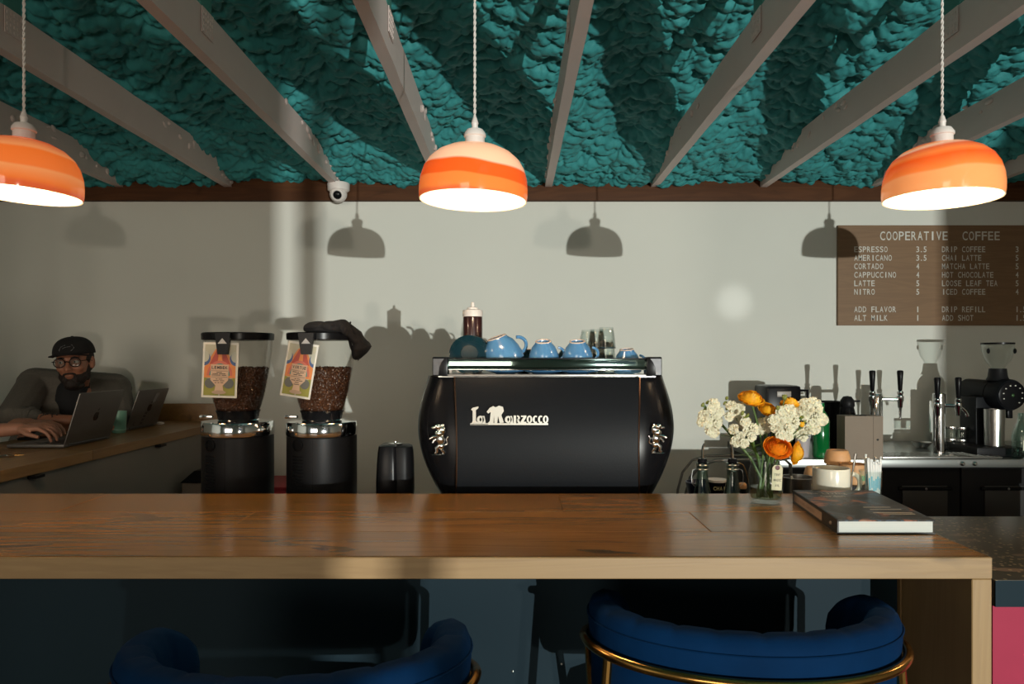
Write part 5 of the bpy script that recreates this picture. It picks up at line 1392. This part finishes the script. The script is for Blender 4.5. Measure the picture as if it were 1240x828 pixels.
# ---------------------------------------------------------------- people
def hand_prims(w_, d, nrm, side, spread=.16, curl=(.35, .55, .45), sc=1.0, thumb_out=.5):
    """w_: wrist, d: pointing direction, nrm: back-of-hand normal, side: +1 thumb on (nrm x d) side"""
    d = Vector(d).normalized(); nrm = Vector(nrm); nrm = (nrm-d*nrm.dot(d)).normalized(); s = nrm.cross(d)*side
    P_ = []
    pal = .088*sc
    for k in range(4):
        off = (1.5-k)*.0195*sc
        P_.append(('c', w_+s*off*.55, w_+d*pal+s*off, .0145*sc, .0118*sc))
    P_.append(('c', w_, w_+d*pal*.5+s*.006, .020*sc, .018*sc))
    lens = [(.044, .026, .020), (.049, .030, .022), (.045, .028, .021), (.034, .021, .018)]
    for k in range(4):
        off = (1.5-k)*.0195*sc; p = w_+d*pal+s*off
        fd = (d+s*(1.5-k)*spread).normalized(); a = 0
        for q in range(3):
            a += curl[q]; v = fd*math.cos(a)-nrm*math.sin(a); e = p+v*lens[k][q]*sc
            P_.append(('c', p, e, (.0098, .0088, .0080)[q]*sc, (.0088, .0080, .0070)[q]*sc)); p = e
    b_ = w_+d*pal*.18+s*.022*sc
    t1 = (d*.75+s*thumb_out-nrm*.35).normalized(); e1 = b_+t1*.042*sc; t2 = (d*.95+s*.15-nrm*.35).normalized()
    P_.append(('c', w_+d*.012, b_, .016*sc, .0145*sc)); P_.append(('c', b_, e1, .0145*sc, .0115*sc)); P_.append(('c', e1, e1+t2*.030*sc, .0112*sc, .0098*sc)); P_.append(('c', e1+t2*.030*sc, e1+t2*.052*sc, .0098*sc, .0082*sc))
    return P_
def head_prims():
    e = lambda c, r_: ('e', Vector(c), r_)
    return [e((0, .012, .035), (.076, .096, .088)), e((0, -.018, -.015), (.066, .074, .090)), e((0, -.030, -.070), (.056, .055, .042)), e((0, -.078, -.098), (.024, .020, .018)),
            ('c', Vector((0, -.088, .006)), Vector((0, -.112, -.030)), .0080, .0118), e((.011, -.102, -.034), (.009, .010, .007)), e((-.011, -.102, -.034), (.009, .010, .007)),
            e((.036, -.066, -.026), (.024, .020, .022)), e((-.036, -.066, -.026), (.024, .020, .022)),
            ('c', Vector((-.042, -.074, .022)), Vector((-.010, -.087, .020)), .0085, .0085), ('c', Vector((.042, -.074, .022)), Vector((.010, -.087, .020)), .0085, .0085),
            e((0, -.093, -.0615), (.022, .0095, .0048)), e((0, -.091, -.0705), (.019, .0095, .0052)),
            e((.078, .012, -.008), (.010, .018, .030)), e((-.078, .012, -.008), (.010, .018, .030)), e((.075, .006, -.030), (.008, .010, .012)), e((-.075, .006, -.030), (.008, .010, .012))]
def xf(prims, M):
    q = M.to_quaternion(); out = []
    for p in prims:
        if p[0] == 'c': out.append(('c', M @ p[1], M @ p[2], p[3], p[4]))
        else: out.append(('e', M @ p[1], p[2], q))
    return out
V = Vector
# --- the man with the cap
man = thing('person', 'man in black cap, round glasses and grey shirt leaning on the side bar', 'person', (-2.62, 3.95, 0))
ml = V(man.location)
HM = Matrix.Translation(V((X(90, 3.56), 3.56, Z(437.5, 3.56)))) @ Euler((R(4), R(-4), R(14)), 'XYZ').to_matrix().to_4x4()
hd = xf(head_prims(), HM)
neck_b = V((-2.225, 3.70, 1.315)); neck_t = HM @ V((0, .025, -.06))
pel = V((-2.62, 3.97, .82)); che = V((-2.30, 3.75, 1.17))
shR = V((-2.395, 3.64, 1.305)); shL = V((-2.105, 3.835, 1.275))
elR = V((-2.335, 3.385, 1.145)); wrR = V((-2.070, 3.395, 1.145))
elL = V((-2.00, 3.72, 1.125)); wrL = V((-2.17, 3.50, 1.108))
body = hd + [('c', neck_b, neck_t, .060, .056), ('c', pel, che, .145, .155), ('c', che, V((-2.25, 3.72, 1.26)), .150, .105), ('c', shR, shL, .072, .070), ('c', che, V((-2.34, 3.69, 1.25)), .13, .08), ('c', che, V((-2.16, 3.79, 1.24)), .13, .08),
        ('c', shR, elR, .056, .045), ('c', elR, wrR, .043, .028), ('c', shL, elL, .056, .045), ('c', elL, wrL, .043, .028)]
body += hand_prims(wrR+V((.01, 0, 0)), (1, .12, -.02), (0, -.2, 1), -1, .06, (.15, .3, .3)) + hand_prims(wrL, (-.75, -.65, -.02), (0, 0, 1), 1, .06, (.15, .25, .25))
for sx in (-1, 1):
    dd_ = V((.6, -.8, 0)); sd_ = V((.8, .6, 0))*sx*.10
    hip = pel+sd_; kn = hip+V((.05, -.42, -.08)); an = kn+V((-.04, .06, -.46)); 
    body += [('c', hip, kn, .088, .062), ('c', kn, an, .058, .038), ('c', an, an+V((.0, -.15, -.05)), .038, .03)]
bo = blob('body', body, .0048, M_skin, None, 3); 
def loc_child(o, root): o.parent = root; o.location = -V(root.location) if False else (-ml if root is man else -V(root.location)); return o
def attach(o, root, part=None):
    """world-space mesh -> child of root (or of a part of it)"""
    rl_ = V(root.location)
    o.data.transform(Matrix.Translation(-rl_)); o.parent = part or root
    return o
attach(bo, man)
# shirt: open grey overshirt with rolled sleeves; black tee beneath; jeans
shirt = [('c', pel+V((0, 0, .04)), che, .162, .175), ('c', che, V((-2.262, 3.735, 1.27)), .168, .098), ('c', shR, shL, .086, .083), ('c', che, V((-2.36, 3.685, 1.245)), .145, .095), ('c', che, V((-2.14, 3.80, 1.235)), .145, .095),
         ('c', shR, elR+V((.0, .0, .012)), .080, .070), ('c', elR+V((0, 0, .008)), elR+V((.085, .0, .004)), .068, .058), ('c', shL, elL, .078, .066), ('c', elL, elL+(wrL-elL)*.25, .064, .056)]
attach(blob('overshirt', shirt, .006, M_shirt, None, 4), man)
cd = V((.50, -.86, 0)).normalized()
tee = [('c', che+cd*.115+V((.015, 0, .10)), che+cd*.105+V((.02, 0, -.08)), .062, .075), ('c', neck_b+V((.012, -.035, -.035)), che+cd*.11+V((.01, 0, .06)), .060, .070), ('c', neck_b+V((0, 0, -.03)), neck_b+V((0, 0, .0)), .070, .066)]
attach(blob('black_tee', tee, .005, M_tee, None, 3), man)
jeans = []
for sx in (-1, 1):
    sd_ = V((.8, .6, 0))*sx*.10; hip = pel+sd_; kn = hip+V((.05, -.42, -.08)); an = kn+V((-.04, .06, -.46))
    jeans += [('c', hip, kn, .10, .072), ('c', kn, an+V((0, 0, .05)), .070, .052)]
jeans.append(('c', pel+V((-.05, 0, -.02)), pel+V((.05, 0, -.02)), .15, .15))
attach(blob('jeans', jeans, .010, M_jean, None, 3), man)
# rolled cuff
g = G(); g.tube([elR+V((.078+.006*k, 0, .004)) for k in range(5)], [.061, .064, .064, .064, .058], 20); attach(g.build('rolled_cuff', M_shirt), man)
# tattoos on the forearm
g = G(); random.seed(9); axv = (wrR-elR).normalized()
for k in range(9):
    t0 = .34+k*.055; c = elR.lerp(wrR, t0); rr_ = .043+(.028-.043)*t0+.0006
    a0 = random.uniform(-2.6, -1.6); pts = []
    for q in range(7):
        a = a0+q*.22; off = .006*math.sin(q*1.7+k)
        pts.append(c+axv*off+V((0, math.cos(a)*rr_, -math.sin(a)*rr_*-1*-1)))
    g.tube(pts, .0024, 5)
attach(g.build('tattoo', M_ink), man)
def onhead(o): o.data.transform(HM); return attach(o, man)
e_ = lambda c, r_: ('e', V(c), r_)
beard = [e_((0, -.034, -.078), (.0600, .056, .040)), e_((0, -.066, -.104), (.034, .032, .026)), e_((0, -.084, -.095), (.020, .016, .016)), e_((.056, -.010, -.048), (.013, .026, .048)), e_((-.056, -.010, -.048), (.013, .026, .048)), e_((.048, -.035, -.070), (.016, .028, .022)), e_((-.048, -.035, -.070), (.016, .028, .022)), e_((0, -.030, -.118), (.045, .045, .022)), ('c', V((-.022, -.0935, -.0535)), V((0, -.099, -.050)), .0042, .0050), ('c', V((.022, -.0935, -.0535)), V((0, -.099, -.050)), .0042, .0050), ('c', V((-.024, -.090, -.056)), V((-.028, -.080, -.085)), .005, .008), ('c', V((.024, -.090, -.056)), V((.028, -.080, -.085)), .005, .008)]
onhead(blob('beard', beard, .0035, M_hair, None, 2))
hair = [e_((0, .022, .022), (.081, .094, .070)), e_((0, .055, -.02), (.068, .060, .055))]
hb_ = blob('hair', hair, .006, M_hair, None, 2); onhead(hb_)
# eyes
for sx in (-1, 1):
    ey = G().ell((sx*.031, -.0785, .002), (.0135, .0095, .0075), None, 16, 10).build('eye', M_eye)
    onhead(ey); pu = G().ell((sx*.031-.003, -.0868, .002), (.0048, .002, .005), None, 12, 8).build('iris', M_ink); onhead(pu); 
    eb = G().tube([(sx*.014, -.0925, .0215), (sx*.030, -.0885, .0255), (sx*.046, -.077, .021)], [.003, .0038, .0025], 8).build('eyebrow', M_hair); onhead(eb)
onhead(G().ell((0, -.1005, -.066), (.017, .0035, .0022), None, 14, 6).build('mouth', pm('lip', (.19, .060, .042), .5)))
# glasses
gl = thing('eyeglasses', 'round dark-rimmed glasses worn by the man in the cap', 'glasses', HM @ V((0, -.10, .0)))
gq = HM.to_quaternion(); gl.rotation_mode = 'QUATERNION'; gl.rotation_quaternion = gq
for sx in (-1, 1):
    n = 28; pts = [(sx*.034+.0245*math.cos(2*math.pi*i/n), -.004+.004*abs(math.cos(2*math.pi*i/n)), .001+.0215*math.sin(2*math.pi*i/n)) for i in range(n)]
    rm = G().tube(pts, .0021, 8, closed=True).build('rim', M_blackg, gl)
    G().lathe([(0, -.0005), (.0235, 0), (0, .0005)], (sx*.034, -.003, .001), 24, FACE.copy()).build('lens', thin_glass('spectacle_lens_%d' % sx, (.9, .92, .92), .16), rm)
    G().tube([(sx*.058, .0, .006), (sx*.070, .012, .007), (sx*.079, .06, .006), (sx*.080, .105, -.002)], .0017, 6).build('temple', M_blackg, gl)
G().tube([(-.010, -.004, .003), (0, -.009, .007), (.010, -.004, .003)], .0022, 6).build('bridge', M_blackg, gl)
# cap
cp = thing('baseball_cap', 'black flat-brim cap with outline badge worn by the man at the side bar', 'cap', HM @ V((0, .005, .05))); cp.rotation_mode = 'QUATERNION'; cp.rotation_quaternion = gq
g = G(); pr = []
def crown(u, v):
    a = 2*math.pi*u; t = v*math.pi/2
    rx, ry, rz = .088, .106, .083
    return (rx*math.cos(a)*math.cos(t)**.8, ry*math.sin(a)*math.cos(t)**.8+.004, -.014+rz*math.sin(t)**.9)
g.grid(crown, 41, 12)
cr_ = g.build('crown', M_cloth, cp, ang=80, merge=True); md = cr_.modifiers.new('s', 'SOLIDIFY'); md.thickness = .003; md.offset = 1
def brim(u, v):
    a = R(200+140*u); rr_ = 1+v*.70
    x = .086*math.cos(a)*(1+v*.08); y = .102*math.sin(a)-v*.070*abs(math.sin(a))**.5
    return (x, y, -.012-.010*v*0-.012*math.cos(a)**2*1.2+.006*v)
g = G(); g.grid(brim, 22, 8); br_ = g.build('brim', M_cloth, cp, ang=80); md = br_.modifiers.new('s', 'SOLIDIFY'); md.thickness = .004; md.offset = 0
g = G()
def cpt(a, z):   # point on the front of crown
    t = math.asin(min(1, max(0, ((z+.014)/.083))**(1/.9))); aa = R(-90+a)
    return V((.0895*math.cos(aa)*math.cos(t)**.8, .108*math.sin(aa)*math.cos(t)**.8+.003, z))
g.tube([cpt(a, z) for a, z in ((-22, .008), (14, .008), (22, .020), (16, .034), (-6, .034), (-18, .026), (-22, .010))], .0011, 6)
g.tube([cpt(a, z) for a, z in ((-12, .018), (-4, .024), (4, .026), (12, .027))], .0009, 6)
g.build('badge_outline', pm('badge_thread', (.25, .25, .25), .6), cr_)
G().ell((0, 0, .070), (.008, .008, .005), None, 10, 6).build('top_button', M_cloth, cp)
G().box((.0, .112, -.008), (.05, .010, .012), bev=.003).build('strap', M_cloth, cp)
def stool(loc, lab):
    r = thing('bar_stool', lab, 'stool', loc)
    G().lathe([(0, .63), (.17, .63), (.18, .645), (.17, .665), (0, .668)], n=32).build('seat', M_side, r)
    for a in (45, 135, 225, 315):
        G().tube([(.10*math.cos(R(a)), .10*math.sin(R(a)), .63), (.18*math.cos(R(a)), .18*math.sin(R(a)), .0)], .012, 8).build('leg', M_black, r)
    G().tube([(.155*math.cos(2*math.pi*i/32), .155*math.sin(2*math.pi*i/32), .22) for i in range(32)], .008, 8, closed=True).build('foot_ring', M_black, r)
stool((-2.63, 3.99, 0), 'round wooden bar stool under the man in the cap')

# --- second person, only a forearm and typing hand in frame
p2 = thing('person', 'person at the left frame edge, only a bare forearm and typing hand visible', 'person', (-2.95, 2.98, 0))
pel2 = V((-2.98, 2.98, .82)); che2 = V((-2.88, 2.98, 1.20)); hM2 = Matrix.Translation(V((-2.80, 2.98, 1.56))) @ Euler((R(10), 0, R(90))).to_matrix().to_4x4()
wr2 = V((X(24, 3.04), 3.04, Z(519, 3.04))); el2 = V((-2.39, 2.90, 1.125)); sh2 = V((-2.85, 2.79, 1.36)); sh2b = V((-2.85, 3.17, 1.36)); el2b = V((-2.45, 3.42, 1.12)); wr2b = V((-2.20, 3.30, 1.14))
b2 = xf(head_prims(), hM2) + [('c', V((-2.86, 2.98, 1.36)), V((-2.815, 2.98, 1.50)), .058, .055), ('c', pel2, che2, .14, .15), ('c', che2, V((-2.87, 2.98, 1.32)), .14, .08), ('c', sh2, sh2b, .066, .066),
     ('c', sh2, el2, .052, .040), ('c', el2, wr2, .042, .0265), ('c', sh2b, el2b, .052, .040), ('c', el2b, wr2b, .040, .0265)]
b2 += hand_prims(wr2, (1, .10, .10), (-.1, -.25, 1), -1, .22, (.42, .55, .40), 0.93, .55) + hand_prims(wr2b, (1, -.25, .06), (-.1, 0, 1), 1, .16, (.4, .5, .4))
for sy in (-1, 1):
    hip = pel2+V((0, sy*.1, 0)); kn = hip+V((.42, 0, -.1)); an = kn+V((-.08, 0, -.45)); b2 += [('c', hip, kn, .085, .06), ('c', kn, an, .056, .038), ('c', an, an+V((.15, 0, -.05)), .038, .03)]
attach(blob('body', b2, .0042, M_skin2, None, 2), p2)
sh_ = [('c', pel2, che2, .156, .168), ('c', che2, V((-2.875, 2.98, 1.33)), .155, .09), ('c', sh2, sh2b, .080, .080), ('c', sh2, sh2.lerp(el2, .5), .072, .066), ('c', sh2b, sh2b.lerp(el2b, .5), .072, .066)]
attach(blob('t_shirt', sh_, .008, M_tee, None, 3), p2)
jn = [('c', pel2+V((0, -.05, -.02)), pel2+V((0, .05, -.02)), .15, .15)]
for sy in (-1, 1):
    hip = pel2+V((0, sy*.1, 0)); kn = hip+V((.42, 0, -.1)); an = kn+V((-.08, 0, -.45)); jn += [('c', hip, kn, .097, .07), ('c', kn, an+V((0, 0, .05)), .068, .05)]
attach(blob('jeans', jn, .010, M_jean, None, 3), p2)
h2 = blob('hair', [e_((0, .024, .045), (.083, .098, .086)), e_((0, .05, -.01), (.072, .066, .06))], .006, M_hair, None, 2); h2.data.transform(hM2); attach(h2, p2)
for sx in (-1, 1):
    ey = G().ell((sx*.031, -.0785, .002), (.0135, .0095, .0075), None, 12, 8).build('eye', M_eye); ey.data.transform(hM2); attach(ey, p2)
    ir = G().ell((sx*.031, -.0870, .002), (.0048, .002, .005), None, 12, 8).build('iris', M_ink); ir.data.transform(hM2); attach(ir, p2)
stool((-2.99, 2.98, 0), 'round wooden bar stool under the person typing at the frame edge')

# ---------------------------------------------------------------- laptops
def laptop(corner_near, length, depth, lid_h, lean, rz, lab, marks):
    """hinge runs along local +Y from the origin, base extends to -X, lid leans to +X"""
    r = thing('laptop', lab, 'laptop', corner_near, rz)
    b_ = G().box((-depth/2, length/2, .009), (depth, length, .013), bev=.004).build('base', M_lap, r)
    g = G()
    for i in range(5):
        for j in range(13): g.box((-.035-i*.021, .035+j*(length-.07)/12, .0163), (.017, (length-.07)/12-.003, .0016))
    tag(g.build('keys', M_lapd, b_), kind='stuff')
    G().box((-depth+.055, length/2, .0158), (.075, .12, .0008)).build('trackpad', M_lap, b_)
    ly = Matrix.Translation((0, 0, .013)) @ Matrix.Rotation(lean, 4, 'Y')
    lid = G().box(ly @ V((0, length/2, lid_h/2)), (.006, length, lid_h), Matrix.Rotation(lean, 4, 'Y'), bev=.0028).build('lid', M_lap, r)
    G().box(ly @ V((-.0034, length/2, lid_h/2)), (.0006, length-.016, lid_h-.016), Matrix.Rotation(lean, 4, 'Y')).build('screen', pm('screen_dark', (.01, .01, .012), .2), lid)
    G().cyl((.0, .03, .012), (.0, length-.03, .012), .0055, .0055, 12).build('hinge', M_lapd, r)
    Ml = ly @ Matrix.Translation((.0032, length/2, lid_h*.5)) @ Matrix(((0, 0, 1, 0), (1, 0, 0, 0), (0, 1, 0, 0), (0, 0, 0, 1)))
    marks(lid, Ml)
    return r
M_mark = pm('laptop_mark', (.085, .075, .068), .2, 1)
def apple(lid, M_):
    g = G(); pts = []
    for i in range(36):
        a = 2*math.pi*i/36; rr_ = .021*(1+.10*math.cos(2*a)*0)*(1-.16*math.exp(-((a-math.pi/2)/.35)**2)-.10*math.exp(-((a-3*math.pi/2)/.3)**2))
        x, y = rr_*math.cos(a)*.92, rr_*math.sin(a)
        if (x-.026)**2+(y-.003)**2 < .0105**2:
            x = .026-math.sqrt(max(0, .0105**2-(y-.003)**2))
        pts.append((x, y))
    g.prism(pts, .0005, M_)
    g.prism([(0+.012*t-.004*math.sin(math.pi*t), .024+.012*t) for t in (0, .5, 1)]+[(.012*t+.005*math.sin(math.pi*t), .024+.012*t) for t in (.5,)], .0005, M_)
    g.build('emblem', M_mark, lid, smooth=False)
def stickers(lid, M_):
    g = G(); g.prism([(-.01, -.02), (.012, -.02), (.03, .03), (.0, .03)], .0006, M_ @ Matrix.Translation((.03, .05, 0))); g.build('sticker', pm('sticker_grey', (.20, .19, .18), .5), lid, smooth=False)
    g = G()
    for k in range(4): g.prism([(-.022+.002*k, -.012), (-.002+.002*k, -.012), (.0+.002*k, -.001), (-.02+.002*k, -.001)], .0006, M_ @ Matrix.Translation((-.01+.003*k, -.075+k*.018, 0)))
    g.build('sticker', M_lapd, lid, smooth=False)
    apple(lid, M_ @ Matrix.Translation((0.01, .0, 0)))
laptop((-1.835, 2.965, TOP), .335, .235, .222, R(17), R(0), 'dark grey laptop nearest to us, being typed on', apple)
laptop((-1.955, 3.66, TOP), .285, .20, .205, R(20), R(-3), 'dark grey laptop with stickers, farther back on the side bar', stickers)
# mint tumbler, phone, earbuds, keys
r = thing('mint_tumbler', 'mint green ceramic tumbler between the two laptops', 'cup', (X(144, 3.58), 3.58, TOP))
G().lathe([(0, 0), (.028, 0), (.031, .004), (.033, .04), (.0355, .108), (.0335, .108), (.030, .04), (.028, .008), (0, .007)], n=36).build('body', M_mint, r)
G().lathe([(.0315, .012), (.0328, .014), (.0322, .018)], n=36, caps=False).build('groove', M_mint, r)
o = G().box((0, 0, .005), (.15, .075, .009), bev=.004).build('phone', M_blackg, None); o.location = (X(12, 3.12), 3.14, TOP); o.rotation_euler = (0, 0, R(12)); tag(o, 'black phone lying flat on the bar behind the typing hand', 'phone')
o.location = (-2.155, 3.30, TOP); o.rotation_euler = (0, 0, R(4))
o = G().ell((0, 0, .009), (.022, .016, .009), None, 16, 10).build('earbud_case', M_white, None); o.location = (X(194, 4.0), 4.0, TOP); tag(o, 'small white earbud case behind the farther laptop', 'case')
r = thing('key_bunch', 'small bunch of keys at the left edge of the side bar', 'keys', (X(3, 2.70), 2.70, TOP))
G().tube([(.016*math.cos(a), .016*math.sin(a), .006) for a in [2*math.pi*i/20 for i in range(20)]], .0018, 6, closed=True).build('ring', M_chrome, r)
for a in (20, 75, 140):
    g = G(); c_, s_ = math.cos(R(a)), math.sin(R(a)); g.ell((.030*c_, .030*s_, .006), (.011, .011, .0016), None, 12, 6); g.box((.052*c_, .052*s_, .006), (.032, .006, .002), Matrix.Rotation(R(a), 4, 'Z')); g.build('key', M_brass, r)
